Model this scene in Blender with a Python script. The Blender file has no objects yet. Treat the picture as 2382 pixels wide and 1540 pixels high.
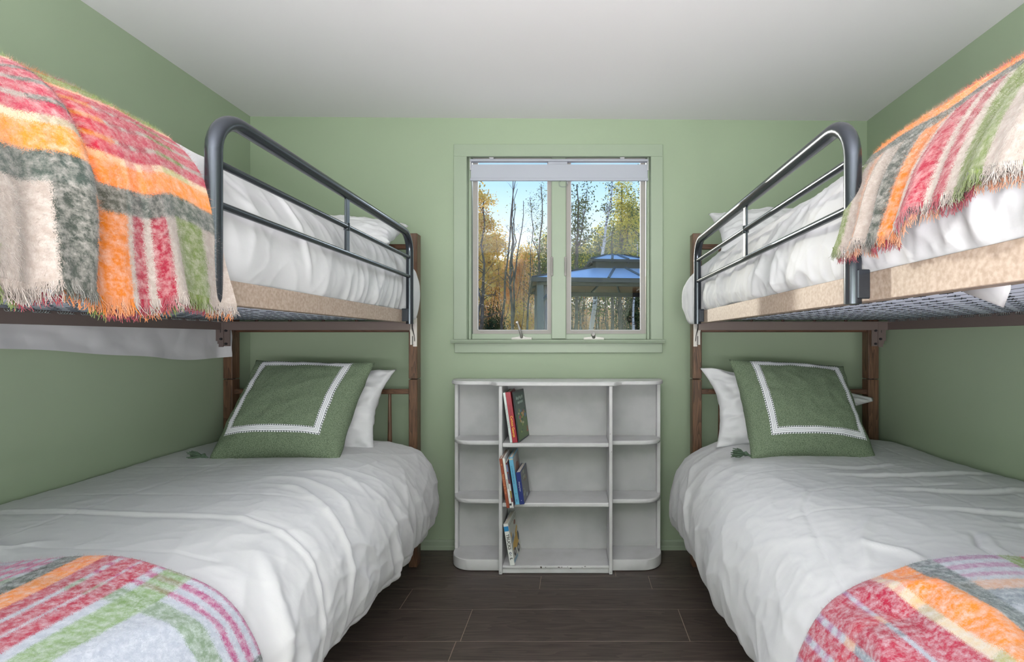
import bpy, bmesh, math, random
import numpy as np
from mathutils import Vector, Matrix

random.seed(7)
np.random.seed(7)
S = bpy.context.scene
COL = S.collection
PI = math.pi

# ------------------------------------------------------------------ camera
cam_d = bpy.data.cameras.new('camera')
cam = bpy.data.objects.new('camera', cam_d)
COL.objects.link(cam)
cam.location = (0, 0, 1.187)
cam.rotation_euler = (PI / 2, 0, 0)
cam_d.sensor_fit = 'HORIZONTAL'
cam_d.sensor_width = 36.0
cam_d.lens = 17.577
cam_d.shift_x = -149 / 2382
cam_d.shift_y = 20 / 2382
cam_d.clip_start = 0.02
cam_d.clip_end = 300
S.camera = cam

# ------------------------------------------------------------------ exposure
S.view_settings.view_transform = 'Standard'
S.view_settings.look = 'None'
S.view_settings.gamma = 1.0
S.view_settings.use_curve_mapping = False
S.view_settings.exposure = 0.08

# ------------------------------------------------------------------ world sky
W = bpy.data.worlds.new('world')
S.world = W
W.use_nodes = True
wn, wl = W.node_tree.nodes, W.node_tree.links
wn.clear()
wo = wn.new('ShaderNodeOutputWorld')
wb = wn.new('ShaderNodeBackground')
wb.inputs['Strength'].default_value = 1.25
tc = wn.new('ShaderNodeTexCoord')
sx = wn.new('ShaderNodeSeparateXYZ')
rp = wn.new('ShaderNodeValToRGB')
els = rp.color_ramp.elements
els[0].position = 0.0
els[0].color = (1.0, 0.97, 0.92, 1)
els[1].position = 1.0
els[1].color = (0.10, 0.28, 0.78, 1)
for p, c in ((0.10, (1.0, 1.0, 0.99)), (0.19, (0.80, 0.93, 1.0)), (0.30, (0.44, 0.70, 1.0)), (0.5, (0.22, 0.48, 0.95))):
    e = els.new(p)
    e.color = (*c, 1)
cn = wn.new('ShaderNodeTexNoise')
cn.inputs['Scale'].default_value = 3.0
cn.inputs['Detail'].default_value = 6.0
cr = wn.new('ShaderNodeMapRange')
cr.inputs[1].default_value = 0.5
cr.inputs[2].default_value = 0.8
cr.inputs[4].default_value = 0.6
mx = wn.new('ShaderNodeMixRGB')
mx.inputs[2].default_value = (1, 1, 1, 1)
wl.new(tc.outputs['Generated'], sx.inputs[0])
wl.new(sx.outputs['Z'], rp.inputs[0])
wl.new(tc.outputs['Generated'], cn.inputs['Vector'])
wl.new(cn.outputs[0], cr.inputs[0])
wl.new(cr.outputs[0], mx.inputs[0])
wl.new(rp.outputs[0], mx.inputs[1])
wl.new(mx.outputs[0], wb.inputs[0])
wl.new(wb.outputs[0], wo.inputs[0])

# ------------------------------------------------------------------ sun and lamps
def lamp(name, typ, loc, target, energy, color=(1, 1, 1), **kw):
    d = bpy.data.lights.new(name, typ)
    d.energy = energy
    d.color = color
    for k, v in kw.items():
        setattr(d, k, v)
    o = bpy.data.objects.new(name, d)
    COL.objects.link(o)
    o.location = loc
    dv = Vector(target) - Vector(loc)
    o.rotation_euler = dv.to_track_quat('-Z', 'Y').to_euler()
    return o

# low autumn sun shining in through the window from beyond the trees, ahead and to the left
lamp('sun', 'SUN', (-8, 16, 5), (-8 + 0.52, 15, 5 - 0.225), 2.7, (1.0, 0.92, 0.80), angle=math.radians(1.2))
# daylight of the open sky falling through the window from above the view
lamp('sky_daylight', 'AREA', (-0.1, 5.2, 3.45), (-0.1, 2.4, 1.35), 165, (0.95, 0.98, 1.0), shape='RECTANGLE', size=4.2, size_y=1.2)
# behind the camera: photographer's flash bounced off the ceiling, then unseen lights added as fill
lamp('bounce_flash', 'AREA', (-0.1, -0.95, 1.05), (-0.1, -0.75, 2.6), 225, (1.0, 0.962, 0.985), shape='RECTANGLE', size=1.8, size_y=0.9)
lamp('added_fill', 'AREA', (-0.1, -1.0, 0.66), (-0.1, 2.0, 1.05), 11, (1.0, 0.962, 0.985), shape='RECTANGLE', size=2.8, size_y=1.0)  # unseen low panel, added to lift beds and walls under the bunks
lamp('added_bunk_light', 'SPOT', (0.25, -0.25, 1.02), (-1.84, 1.45, 0.93), 75, (1.0, 0.962, 0.985), spot_size=math.radians(78), spot_blend=1.0, shadow_soft_size=0.35)  # added spot, brightens the wall under the left bunk
lamp('added_bunk_light', 'SPOT', (-0.35, -0.25, 1.02), (1.65, 1.45, 0.93), 75, (1.0, 0.962, 0.985), spot_size=math.radians(78), spot_blend=1.0, shadow_soft_size=0.35)  # matching added spot for the wall under the right bunk
lamp('added_corner_light', 'AREA', (-1.68, -0.30, 1.85), (1.6, 0.25, 1.95), 4, (1.0, 0.962, 0.985), shape='RECTANGLE', size=0.4, size_y=0.9)  # added unseen panel, brightens the right upper wall
lamp('added_corner_light', 'AREA', (1.48, -0.30, 1.85), (-1.8, 0.25, 1.95), 4.5, (1.0, 0.962, 0.985), shape='RECTANGLE', size=0.4, size_y=0.9)  # added unseen panel, brightens the left upper wall

# ------------------------------------------------------------------ materials
def mat(name, color=(0.8, 0.8, 0.8), rough=0.6, metal=0.0, spec=0.5):
    m = bpy.data.materials.new(name)
    m.use_nodes = True
    b = m.node_tree.nodes['Principled BSDF']
    b.inputs['Base Color'].default_value = (*color, 1)
    b.inputs['Roughness'].default_value = rough
    b.inputs['Metallic'].default_value = metal
    b.inputs['Specular IOR Level'].default_value = spec
    return m

def srgb(r, g, b):
    f = lambda v: v / 12.92 if v <= 0.04045 else ((v + 0.055) / 1.055) ** 2.4
    return tuple(f(v / 255) for v in (r, g, b))

def nn(m, t):
    return m.node_tree.nodes.new(t)

def lk(m, a, b):
    m.node_tree.links.new(a, b)

def bsdf(m):
    return m.node_tree.nodes['Principled BSDF']

def add_bump(m, scale=40.0, strength=0.2, dist=0.002, detail=4.0, coord='Object', vscale=None):
    t = nn(m, 'ShaderNodeTexCoord')
    n = nn(m, 'ShaderNodeTexNoise')
    n.inputs['Scale'].default_value = scale
    n.inputs['Detail'].default_value = detail
    if vscale:
        mp = nn(m, 'ShaderNodeMapping')
        mp.inputs['Scale'].default_value = vscale
        lk(m, t.outputs[coord], mp.inputs[0])
        lk(m, mp.outputs[0], n.inputs['Vector'])
    else:
        lk(m, t.outputs[coord], n.inputs['Vector'])
    b = nn(m, 'ShaderNodeBump')
    b.inputs['Strength'].default_value = strength
    b.inputs['Distance'].default_value = dist
    lk(m, n.outputs[0], b.inputs['Height'])
    lk(m, b.outputs[0], bsdf(m).inputs['Normal'])
    return n

def add_mottle(m, c1, c2, scale=3.0, detail=5.0, lo=0.3, hi=0.7, vscale=None, rough_var=None):
    t = nn(m, 'ShaderNodeTexCoord')
    n = nn(m, 'ShaderNodeTexNoise')
    n.inputs['Scale'].default_value = scale
    n.inputs['Detail'].default_value = detail
    if vscale:
        mp = nn(m, 'ShaderNodeMapping')
        mp.inputs['Scale'].default_value = vscale
        lk(m, t.outputs['Object'], mp.inputs[0])
        lk(m, mp.outputs[0], n.inputs['Vector'])
    else:
        lk(m, t.outputs['Object'], n.inputs['Vector'])
    r = nn(m, 'ShaderNodeValToRGB')
    r.color_ramp.elements[0].position = lo
    r.color_ramp.elements[1].position = hi
    r.color_ramp.elements[0].color = (*c1, 1)
    r.color_ramp.elements[1].color = (*c2, 1)
    lk(m, n.outputs[0], r.inputs[0])
    lk(m, r.outputs[0], bsdf(m).inputs['Base Color'])
    return r

SAGE = srgb(149, 164, 141)
M = {}
M['wall'] = mat('sage_paint', SAGE, 0.55, spec=0.35)
add_mottle(M['wall'], tuple(v * 0.97 for v in SAGE), tuple(v * 1.03 for v in SAGE), 2.0)
add_bump(M['wall'], 160, 0.12, 0.0008)
M['trim'] = mat('sage_trim_paint', srgb(146, 160, 141), 0.4)
M['ceiling'] = mat('ceiling_paint', srgb(219, 218, 221), 0.8, spec=0.2)
add_bump(M['ceiling'], 120, 0.08, 0.0008)
M['white_paint'] = mat('white_shelf_paint', srgb(196, 196, 199), 0.42)
add_mottle(M['white_paint'], srgb(188, 188, 190), srgb(202, 202, 205), 9.0, 8.0, 0.25, 0.6)
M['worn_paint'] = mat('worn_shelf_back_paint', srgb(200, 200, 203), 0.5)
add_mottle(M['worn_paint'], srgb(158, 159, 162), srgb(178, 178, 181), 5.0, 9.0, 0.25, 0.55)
M['chip'] = mat('chipped_paint', srgb(70, 62, 56), 0.8)

def wood(name, dark, light, axis, scale=7.0):
    m = mat(name, dark, 0.38)
    t = nn(m, 'ShaderNodeTexCoord')
    mp = nn(m, 'ShaderNodeMapping')
    sc = [9.0, 9.0, 9.0]
    sc[axis] = 0.8
    mp.inputs['Scale'].default_value = sc
    oi = nn(m, 'ShaderNodeObjectInfo')
    ad = nn(m, 'ShaderNodeVectorMath')
    ad.operation = 'ADD'
    ml = nn(m, 'ShaderNodeMath')
    ml.operation = 'MULTIPLY'
    ml.inputs[1].default_value = 37.0
    lk(m, oi.outputs['Random'], ml.inputs[0])
    lk(m, t.outputs['Object'], ad.inputs[0])
    lk(m, ml.outputs[0], ad.inputs[1])
    lk(m, ad.outputs[0], mp.inputs[0])
    n1 = nn(m, 'ShaderNodeTexNoise')
    n1.inputs['Scale'].default_value = scale * 0.35
    n1.inputs['Detail'].default_value = 2.0
    lk(m, mp.outputs[0], n1.inputs['Vector'])
    w1 = nn(m, 'ShaderNodeMath')
    w1.operation = 'MULTIPLY'
    w1.inputs[1].default_value = 22.0
    lk(m, n1.outputs[0], w1.inputs[0])
    w2 = nn(m, 'ShaderNodeMath')
    w2.operation = 'FRACT'
    lk(m, w1.outputs[0], w2.inputs[0])
    n2 = nn(m, 'ShaderNodeTexNoise')
    n2.inputs['Scale'].default_value = scale * 3
    n2.inputs['Detail'].default_value = 6.0
    lk(m, mp.outputs[0], n2.inputs['Vector'])
    mxx = nn(m, 'ShaderNodeMath')
    mxx.operation = 'MULTIPLY_ADD'
    mxx.inputs[1].default_value = 0.38
    lk(m, w2.outputs[0], mxx.inputs[0])
    lk(m, n2.outputs[0], mxx.inputs[2])
    r = nn(m, 'ShaderNodeValToRGB')
    r.color_ramp.elements[0].position = 0.35
    r.color_ramp.elements[1].position = 0.95
    r.color_ramp.elements[0].color = (*dark, 1)
    r.color_ramp.elements[1].color = (*light, 1)
    lk(m, mxx.outputs[0], r.inputs[0])
    lk(m, r.outputs[0], bsdf(m).inputs['Base Color'])
    b = nn(m, 'ShaderNodeBump')
    b.inputs['Strength'].default_value = 0.25
    b.inputs['Distance'].default_value = 0.001
    lk(m, mxx.outputs[0], b.inputs['Height'])
    lk(m, b.outputs[0], bsdf(m).inputs['Normal'])
    return m, r

M['wood_v'], _ = wood('stained_wood_upright', srgb(60, 42, 32), srgb(112, 82, 62), 2, 4.0)
M['wood_h'], _ = wood('stained_wood_across', srgb(58, 40, 31), srgb(106, 76, 58), 0, 4.0)
M['plank'], plank_ramp = wood('dark_plank', srgb(58, 50, 47), srgb(88, 77, 72), 0, 3.0)
bsdf(M['plank']).inputs['Roughness'].default_value = 0.42
M['joint'] = mat('plank_joint_glint', srgb(150, 132, 120), 0.7)  # bevel highlights painted as pale lines between planks

M['rail_metal'] = mat('tan_enamel_metal', srgb(196, 178, 160), 0.55, 0.0, 0.25)
add_mottle(M['rail_metal'], srgb(148, 130, 116), srgb(170, 153, 140), 120.0, 9.0, 0.35, 0.65)
add_bump(M['rail_metal'], 90, 0.35, 0.002)
M['bracket_metal'] = mat('grey_brown_shaded_enamel', srgb(112, 100, 96), 0.5, 0.3)  # brackets, and tan rail metal with its shade painted in
M['plate_metal'] = mat('pale_plate_metal', srgb(205, 200, 196), 0.45, 0.3)
M['tube'] = mat('charcoal_tube', srgb(70, 75, 82), 0.25, 0.8, 0.6)
M['tube_dark'] = mat('dark_slot', srgb(30, 30, 32), 0.6)
M['wire'] = mat('spring_wire', srgb(50, 56, 66), 0.4, 0.4)
M['coil'] = mat('coil_wire', srgb(150, 160, 160), 0.35, 0.7)

def fabric(name, c, bump=0.15):
    m = mat(name, c, 0.85, spec=0.15)
    bsdf(m).inputs['Sheen Weight'].default_value = 0.08
    add_bump(m, 9.0, bump, 0.012, 8.0)
    return m

M['duvet'] = fabric('white_cotton', srgb(194, 195, 198), 0.2)
M['pillow'] = fabric('white_pillow_cotton', srgb(204, 205, 209), 0.3)
M['mattress'] = fabric('pale_blue_ticking', srgb(212, 220, 240), 0.2)
M['green_weave'] = mat('green_weave', srgb(96, 118, 92), 0.95, spec=0.1)
M['strand'] = mat('green_tassel', srgb(84, 102, 86), 0.95, spec=0.1)

def weave(m, c1, c2):
    t = nn(m, 'ShaderNodeTexCoord')
    mp = nn(m, 'ShaderNodeMapping')
    mp.inputs['Scale'].default_value = (250, 250, 430)
    n = nn(m, 'ShaderNodeTexVoronoi')
    n.inputs['Scale'].default_value = 1.0
    lk(m, t.outputs['Object'], mp.inputs[0])
    lk(m, mp.outputs[0], n.inputs['Vector'])
    r = nn(m, 'ShaderNodeValToRGB')
    r.color_ramp.elements[0].position = 0.15
    r.color_ramp.elements[1].position = 0.75
    r.color_ramp.elements[0].color = (*c2, 1)
    r.color_ramp.elements[1].color = (*c1, 1)
    lk(m, n.outputs['Distance'], r.inputs[0])
    lk(m, r.outputs[0], bsdf(m).inputs['Base Color'])
    b = nn(m, 'ShaderNodeBump')
    b.inputs['Strength'].default_value = 0.6
    b.inputs['Distance'].default_value = 0.002
    b.invert = True
    lk(m, n.outputs['Distance'], b.inputs['Height'])
    lk(m, b.outputs[0], bsdf(m).inputs['Normal'])

weave(M['green_weave'], srgb(94, 108, 88), srgb(132, 147, 124))

# trim band: UV x across 0..1, UV y along in metres
def band_material():
    m = mat('stitched_band', srgb(225, 226, 232), 0.9, spec=0.1)
    uv = nn(m, 'ShaderNodeUVMap')
    sp = nn(m, 'ShaderNodeSeparateXYZ')
    lk(m, uv.outputs[0], sp.inputs[0])
    def math_(op, a, b=None, av=None, bv=None):
        q = nn(m, 'ShaderNodeMath')
        q.operation = op
        if a is not None:
            lk(m, a, q.inputs[0])
        if av is not None:
            q.inputs[0].default_value = av
        if b is not None:
            lk(m, b, q.inputs[1])
        if bv is not None:
            q.inputs[1].default_value = bv
        return q.outputs[0]
    u, v = sp.outputs['X'], sp.outputs['Y']
    dash = math_('FRACT', math_('MULTIPLY', v, bv=95.0))
    dash = math_('GREATER_THAN', dash, bv=0.42)
    cu = math_('ABSOLUTE', math_('SUBTRACT', u, bv=0.5))
    edge = math_('GREATER_THAN', cu, bv=0.36)
    dark_edge = math_('MULTIPLY', edge, math_('SUBTRACT', None, dash, av=1.0))
    l1 = math_('LESS_THAN', math_('ABSOLUTE', math_('SUBTRACT', cu, bv=0.1)), bv=0.03)
    d2 = math_('GREATER_THAN', math_('FRACT', math_('MULTIPLY', v, bv=180.0)), bv=0.4)
    l1 = math_('MULTIPLY', l1, d2)
    l2 = math_('LESS_THAN', math_('ABSOLUTE', math_('SUBTRACT', cu, bv=0.34)), bv=0.025)
    tot = math_('MAXIMUM', math_('MAXIMUM', dark_edge, l1), l2)
    mxn = nn(m, 'ShaderNodeMixRGB')
    mxn.inputs[1].default_value = (*srgb(226, 227, 233), 1)
    mxn.inputs[2].default_value = (*srgb(88, 98, 96), 1)
    lk(m, tot, mxn.inputs[0])
    lk(m, mxn.outputs[0], bsdf(m).inputs['Base Color'])
    bm_ = nn(m, 'ShaderNodeBump')
    bm_.inputs['Strength'].default_value = 0.5
    bm_.inputs['Distance'].default_value = 0.002
    bm_.invert = True
    lk(m, tot, bm_.inputs['Height'])
    lk(m, bm_.outputs[0], bsdf(m).inputs['Normal'])
    return m

M['band'] = band_material()

WHITE = srgb(196, 189, 184)
CRIM = srgb(176, 30, 66)
ORNG = srgb(238, 138, 34)
DARK = srgb(70, 82, 76)
GREN = srgb(120, 148, 66)
PALE = srgb(240, 190, 160)
CREAM = srgb(236, 214, 180)
PINK = srgb(200, 90, 140)

def plaid(name, warp, weft, warp_len, weft_len, white=WHITE, fuzz=0.33):
    """warp, weft: lists of (start, colour) by distance in metres; product of the two yarn colours"""
    m = mat(name, white, 1.0, spec=0.05)
    bsdf(m).inputs['Sheen Weight'].default_value = 0.3
    uv = nn(m, 'ShaderNodeUVMap')
    nz = nn(m, 'ShaderNodeTexNoise')
    nz.inputs['Scale'].default_value = 800.0
    nz.inputs['Detail'].default_value = 3.0
    lk(m, uv.outputs[0], nz.inputs['Vector'])
    vm = nn(m, 'ShaderNodeVectorMath')
    vm.operation = 'MULTIPLY_ADD'
    vm.inputs[1].default_value = (0.026, 0.026, 0)
    lk(m, nz.outputs['Color'], vm.inputs[0])
    lk(m, uv.outputs[0], vm.inputs[2])
    sp = nn(m, 'ShaderNodeSeparateXYZ')
    lk(m, vm.outputs[0], sp.inputs[0])
    def ramp(sock, stops, length):
        d = nn(m, 'ShaderNodeMath')
        d.operation = 'DIVIDE'
        d.inputs[1].default_value = length
        lk(m, sock, d.inputs[0])
        r = nn(m, 'ShaderNodeValToRGB')
        e = r.color_ramp.elements
        r.color_ramp.interpolation = 'CONSTANT'
        e[0].position = 0
        e[0].color = (*stops[0][1], 1)
        e[1].position = min((stops[1][0] + 0.013) / length, 0.999)
        e[1].color = (*stops[1][1], 1)
        for p, c in stops[2:32]:
            q = e.new(min((p + 0.013) / length, 0.9995))
            q.color = (*c, 1)
        lk(m, d.outputs[0], r.inputs[0])
        return r.outputs[0]
    a = ramp(sp.outputs['X'], weft, weft_len)
    b = ramp(sp.outputs['Y'], warp, warp_len)
    sh = nn(m, 'ShaderNodeSeparateColor')
    sh.mode = 'HSV'
    lk(m, a, sh.inputs[0])
    k1 = nn(m, 'ShaderNodeMath')
    k1.operation = 'MULTIPLY_ADD'            # how strongly the weft is coloured here
    k1.inputs[1].default_value = -1.4
    k1.inputs[2].default_value = 0.97
    lk(m, sh.outputs[2], k1.inputs[0])
    k2 = nn(m, 'ShaderNodeMath')
    k2.operation = 'MAXIMUM'
    lk(m, sh.outputs[1], k2.inputs[0])
    lk(m, k1.outputs[0], k2.inputs[1])
    k3 = nn(m, 'ShaderNodeMapRange')
    k3.inputs[1].default_value = 0.25
    k3.inputs[2].default_value = 0.7
    k3.inputs[3].default_value = 1.0
    k3.inputs[4].default_value = 0.38
    lk(m, k2.outputs[0], k3.inputs[0])
    mu = nn(m, 'ShaderNodeMixRGB')
    mu.blend_type = 'MULTIPLY'
    lk(m, k3.outputs[0], mu.inputs[0])
    lk(m, a, mu.inputs[1])
    lk(m, b, mu.inputs[2])
    ga = nn(m, 'ShaderNodeGamma')
    ga.inputs[1].default_value = 1.0
    lk(m, mu.outputs[0], ga.inputs[0])
    fz = nn(m, 'ShaderNodeTexNoise')
    fz.inputs['Scale'].default_value = 75.0
    fz.inputs['Detail'].default_value = 7.0
    fz.inputs['Roughness'].default_value = 0.7
    lk(m, uv.outputs[0], fz.inputs['Vector'])
    mr = nn(m, 'ShaderNodeMapRange')
    mr.inputs[1].default_value = 0.42
    mr.inputs[2].default_value = 0.72
    mr.inputs[4].default_value = fuzz * 1.6
    lk(m, fz.outputs[0], mr.inputs[0])
    mw = nn(m, 'ShaderNodeMixRGB')
    mw.inputs[2].default_value = (*white, 1)
    lk(m, mr.outputs[0], mw.inputs[0])
    lk(m, ga.outputs[0], mw.inputs[1])
    lk(m, mw.outputs[0], bsdf(m).inputs['Base Color'])
    bp = nn(m, 'ShaderNodeBump')
    bp.inputs['Strength'].default_value = 0.7
    bp.inputs['Distance'].default_value = 0.004
    lk(m, fz.outputs[0], bp.inputs['Height'])
    lk(m, bp.outputs[0], bsdf(m).inputs['Normal'])
    return m

# glass: transparent pane with a fresnel reflection
def glass_mat():
    m = bpy.data.materials.new('window_glass')
    m.use_nodes = True
    n = m.node_tree.nodes
    n.clear()
    o = n.new('ShaderNodeOutputMaterial')
    t = n.new('ShaderNodeBsdfTransparent')
    t.inputs[0].default_value = (0.97, 0.985, 0.98, 1)
    g = n.new('ShaderNodeBsdfGlossy')
    g.inputs['Roughness'].default_value = 0.02
    f = n.new('ShaderNodeFresnel')
    f.inputs[0].default_value = 1.3
    x = n.new('ShaderNodeMixShader')
    lk(m, f.outputs[0], x.inputs[0])
    lk(m, t.outputs[0], x.inputs[1])
    lk(m, g.outputs[0], x.inputs[2])
    lk(m, x.outputs[0], o.inputs[0])
    return m

M['glass'] = glass_mat()
M['sash'] = mat('grey_sash', srgb(150, 146, 143), 0.5)
M['bead'] = mat('pale_glazing_bead', srgb(190, 190, 195), 0.5)
M['steel'] = mat('satin_nickel', srgb(150, 148, 145), 0.4, 0.5)
M['blind'] = mat('white_blind', srgb(176, 180, 192), 0.7)
def translucent(m, amount):
    n = m.node_tree.nodes
    out = n['Material Output']
    tr = n.new('ShaderNodeBsdfTranslucent')
    xs = n.new('ShaderNodeMixShader')
    xs.inputs[0].default_value = amount
    b = bsdf(m)
    src = b.inputs['Base Color']
    if src.links:
        lk(m, src.links[0].from_socket, tr.inputs[0])
    else:
        tr.inputs[0].default_value = src.default_value
    lk(m, b.outputs[0], xs.inputs[1])
    lk(m, tr.outputs[0], xs.inputs[2])
    lk(m, xs.outputs[0], out.inputs[0])
M['plastic'] = mat('clear_plastic', srgb(225, 230, 232), 0.1)
bsdf(M['plastic']).inputs['Transmission Weight'].default_value = 0.9
bsdf(M['plastic']).inputs['IOR'].default_value = 1.2
M['print'] = mat('window_print', srgb(130, 126, 122), 0.7)

# outdoors
M['soil'] = mat('leaf_litter', srgb(150, 108, 70), 0.95)
add_mottle(M['soil'], srgb(140, 108, 70), srgb(236, 190, 132), 2.5, 9.0, 0.3, 0.7)
M['bark'] = mat('dark_bark', srgb(86, 80, 74), 0.9)
add_mottle(M['bark'], srgb(62, 58, 54), srgb(122, 112, 100), 6.0, 6.0, 0.3, 0.75)
M['birch'] = mat('birch_bark', srgb(205, 205, 208), 0.8)
add_mottle(M['birch'], srgb(70, 68, 68), srgb(214, 214, 216), 5.0, 6.0, 0.36, 0.46, (1, 1, 3))

def leaf_mat(name, c1, c2, t=0.72):
    m = mat(name, c1, 0.7, spec=0.2)
    add_mottle(m, c1, c2, 1.7, 6.0, 0.35, 0.65)
    translucent(m, t)
    return m

M['leaf_gold'] = leaf_mat('golden_leaves', srgb(226, 184, 84), srgb(255, 236, 150))
M['leaf_lime'] = leaf_mat('yellow_green_leaves', srgb(176, 172, 76), srgb(252, 238, 132))
M['leaf_green'] = leaf_mat('green_leaves', srgb(84, 100, 62), srgb(150, 158, 92))
M['leaf_pine'] = leaf_mat('dark_green_needles', srgb(44, 62, 44), srgb(92, 108, 66), 0.25)
M['leaf_rust'] = leaf_mat('rusty_leaves', srgb(232, 172, 110), srgb(255, 230, 180))
M['gz_roof'] = mat('sky_tinted_roof', srgb(176, 198, 222), 0.35, 0.25)  # blue of the reflected sky put into the roof colour
M['gz_dark'] = mat('charcoal_gazebo', srgb(44, 48, 56), 0.5, 0.2)
M['gz_post'] = mat('slate_post', srgb(74, 86, 98), 0.5, 0.2)
M['gz_brown'] = mat('brown_roof_lining', srgb(150, 122, 98), 0.7)
M['gz_curtain'] = mat('grey_curtain', srgb(176, 170, 174), 0.9)
M['stone'] = mat('pale_stone', srgb(170, 168, 172), 0.9)
M['siding'] = mat('outside_siding', srgb(150, 150, 146), 0.8)

def flat(name, rgb, rough=0.45):
    return mat(name, srgb(*rgb), rough)

# ------------------------------------------------------------------ geometry helpers
class MB:
    """collects shapes, builds one mesh object"""
    def __init__(s):
        s.v, s.f, s.uv = [], [], None

    def add(s, vs, fs):
        o = len(s.v)
        s.v += [tuple(v) for v in vs]
        s.f += [tuple(i + o for i in f) for f in fs]
        return s

    def box(s, x0, x1, y0, y1, z0, z1, bev=0.0, seg=1):
        b = bmesh.new()
        bmesh.ops.create_cube(b, size=1)
        for v in b.verts:
            v.co = Vector(((x0 + x1) / 2 + v.co.x * (x1 - x0), (y0 + y1) / 2 + v.co.y * (y1 - y0), (z0 + z1) / 2 + v.co.z * (z1 - z0)))
        if bev:
            bmesh.ops.bevel(b, geom=list(b.edges), offset=bev, segments=seg, affect='EDGES', profile=0.5)
        b.verts.index_update()
        s.add([v.co[:] for v in b.verts], [[v.index for v in f.verts] for f in b.faces])
        b.free()
        return s

    def tube(s, pts, rad, n=10, cap=True, closed=False):
        P = [Vector(p) for p in pts]
        R = rad if isinstance(rad, (list, tuple)) else [rad] * len(P)
        rings = []
        prev = None
        N = len(P)
        for i, p in enumerate(P):
            a = P[(i - 1) % N] if (i or closed) else p
            b = P[(i + 1) % N] if (i + 1 < N or closed) else p
            t = (b - a).normalized()
            if prev is None:
                u = t.orthogonal().normalized()
            else:
                u = prev - t * prev.dot(t)
                u = u.normalized() if u.length > 1e-6 else t.orthogonal().normalized()
            prev = u
            w = t.cross(u)
            rings.append([p + (u * math.cos(k * 2 * PI / n) + w * math.sin(k * 2 * PI / n)) * R[i] for k in range(n)])
        vs = [v for r in rings for v in r]
        fs = []
        for i in range(N if closed else N - 1):
            j = (i + 1) % N
            for k in range(n):
                fs.append((i * n + k, i * n + (k + 1) % n, j * n + (k + 1) % n, j * n + k))
        if cap and not closed:
            fs.append(tuple(range(n))[::-1])
            fs.append(tuple((N - 1) * n + k for k in range(n)))
        return s.add(vs, fs)

    def prism(s, poly, axis, a, b):
        """extrude a 2-D polygon along axis ('x','y','z') from a to b"""
        def P(p, q):
            return {'x': (q, p[0], p[1]), 'y': (p[0], q, p[1]), 'z': (p[0], p[1], q)}[axis]
        n = len(poly)
        vs = [P(p, a) for p in poly] + [P(p, b) for p in poly]
        fs = [tuple(range(n)), tuple(range(2 * n - 1, n - 1, -1))]
        fs += [(i, i + n, (i + 1) % n + n, (i + 1) % n) for i in range(n)]
        return s.add(vs, fs)

    def lathe(s, prof, cx, cy, n=12):
        vs, fs = [], []
        for (r, z) in prof:
            for k in range(n):
                vs.append((cx + r * math.cos(2 * PI * k / n), cy + r * math.sin(2 * PI * k / n), z))
        for i in range(len(prof) - 1):
            for k in range(n):
                fs.append((i * n + k, i * n + (k + 1) % n, (i + 1) * n + (k + 1) % n, (i + 1) * n + k))
        fs.append(tuple(range(n))[::-1])
        fs.append(tuple((len(prof) - 1) * n + k for k in range(n)))
        return s.add(vs, fs)

    def build(s, name, m, parent=None, origin=(0, 0, 0), smooth=False, fix=True):
        o = Vector(origin)
        me = bpy.data.meshes.new(name)
        me.from_pydata([(v[0] - o.x, v[1] - o.y, v[2] - o.z) for v in s.v], [], s.f)
        if fix:
            b = bmesh.new()
            b.from_mesh(me)
            bmesh.ops.recalc_face_normals(b, faces=b.faces)
            b.to_mesh(me)
            b.free()
        me.materials.append(m)
        if smooth:
            me.polygons.foreach_set('use_smooth', [True] * len(me.polygons))
            if smooth == 'auto':
                me.set_sharp_from_angle(angle=math.radians(40))
        ob = bpy.data.objects.new(name, me)
        COL.objects.link(ob)
        if parent:
            ob.parent = parent
        else:
            ob.location = o
        return ob

def np_mesh(name, V, F, m, parent=None, uv=None, smooth=True, loc=None):
    """fast mesh from arrays; F is (n,k) with one k; uv per vertex (n,2)"""
    V = np.asarray(V, dtype=np.float32)
    F = np.asarray(F, dtype=np.int32)
    me = bpy.data.meshes.new(name)
    if loc is not None:
        V = V - np.array(loc, dtype=np.float32)
    me.vertices.add(len(V))
    me.vertices.foreach_set('co', V.ravel())
    k = F.shape[1]
    me.loops.add(F.size)
    me.loops.foreach_set('vertex_index', F.ravel())
    me.polygons.add(len(F))
    me.polygons.foreach_set('loop_start', np.arange(0, F.size, k, dtype=np.int32))
    try:
        me.polygons.foreach_set('loop_total', np.full(len(F), k, dtype=np.int32))
    except Exception:
        pass
    if smooth:
        me.polygons.foreach_set('use_smooth', np.ones(len(F), dtype=bool))
    if uv is not None:
        l = me.uv_layers.new(name='UVMap')
        l.data.foreach_set('uv', np.asarray(uv, dtype=np.float32)[F.ravel()].ravel())
    me.update(calc_edges=True)
    me.validate()
    me.materials.append(m)
    ob = bpy.data.objects.new(name, me)
    COL.objects.link(ob)
    if parent:
        ob.parent = parent
    elif loc is not None:
        ob.location = loc
    return ob

def tag(o, label=None, cat=None, group=None, kind=None):
    if label:
        o['label'] = label
    if cat:
        o['category'] = cat
    if group:
        o['group'] = group
    if kind:
        o['kind'] = kind
    return o

def thing(name, label, cat, loc=(0, 0, 0), rot=(0, 0, 0), group=None):
    o = bpy.data.objects.new(name, None)
    o.empty_display_size = 0.05
    COL.objects.link(o)
    o.location = loc
    o.rotation_euler = rot
    return tag(o, label, cat, group)

def struct(o):
    o['kind'] = 'structure'
    return o

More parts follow.
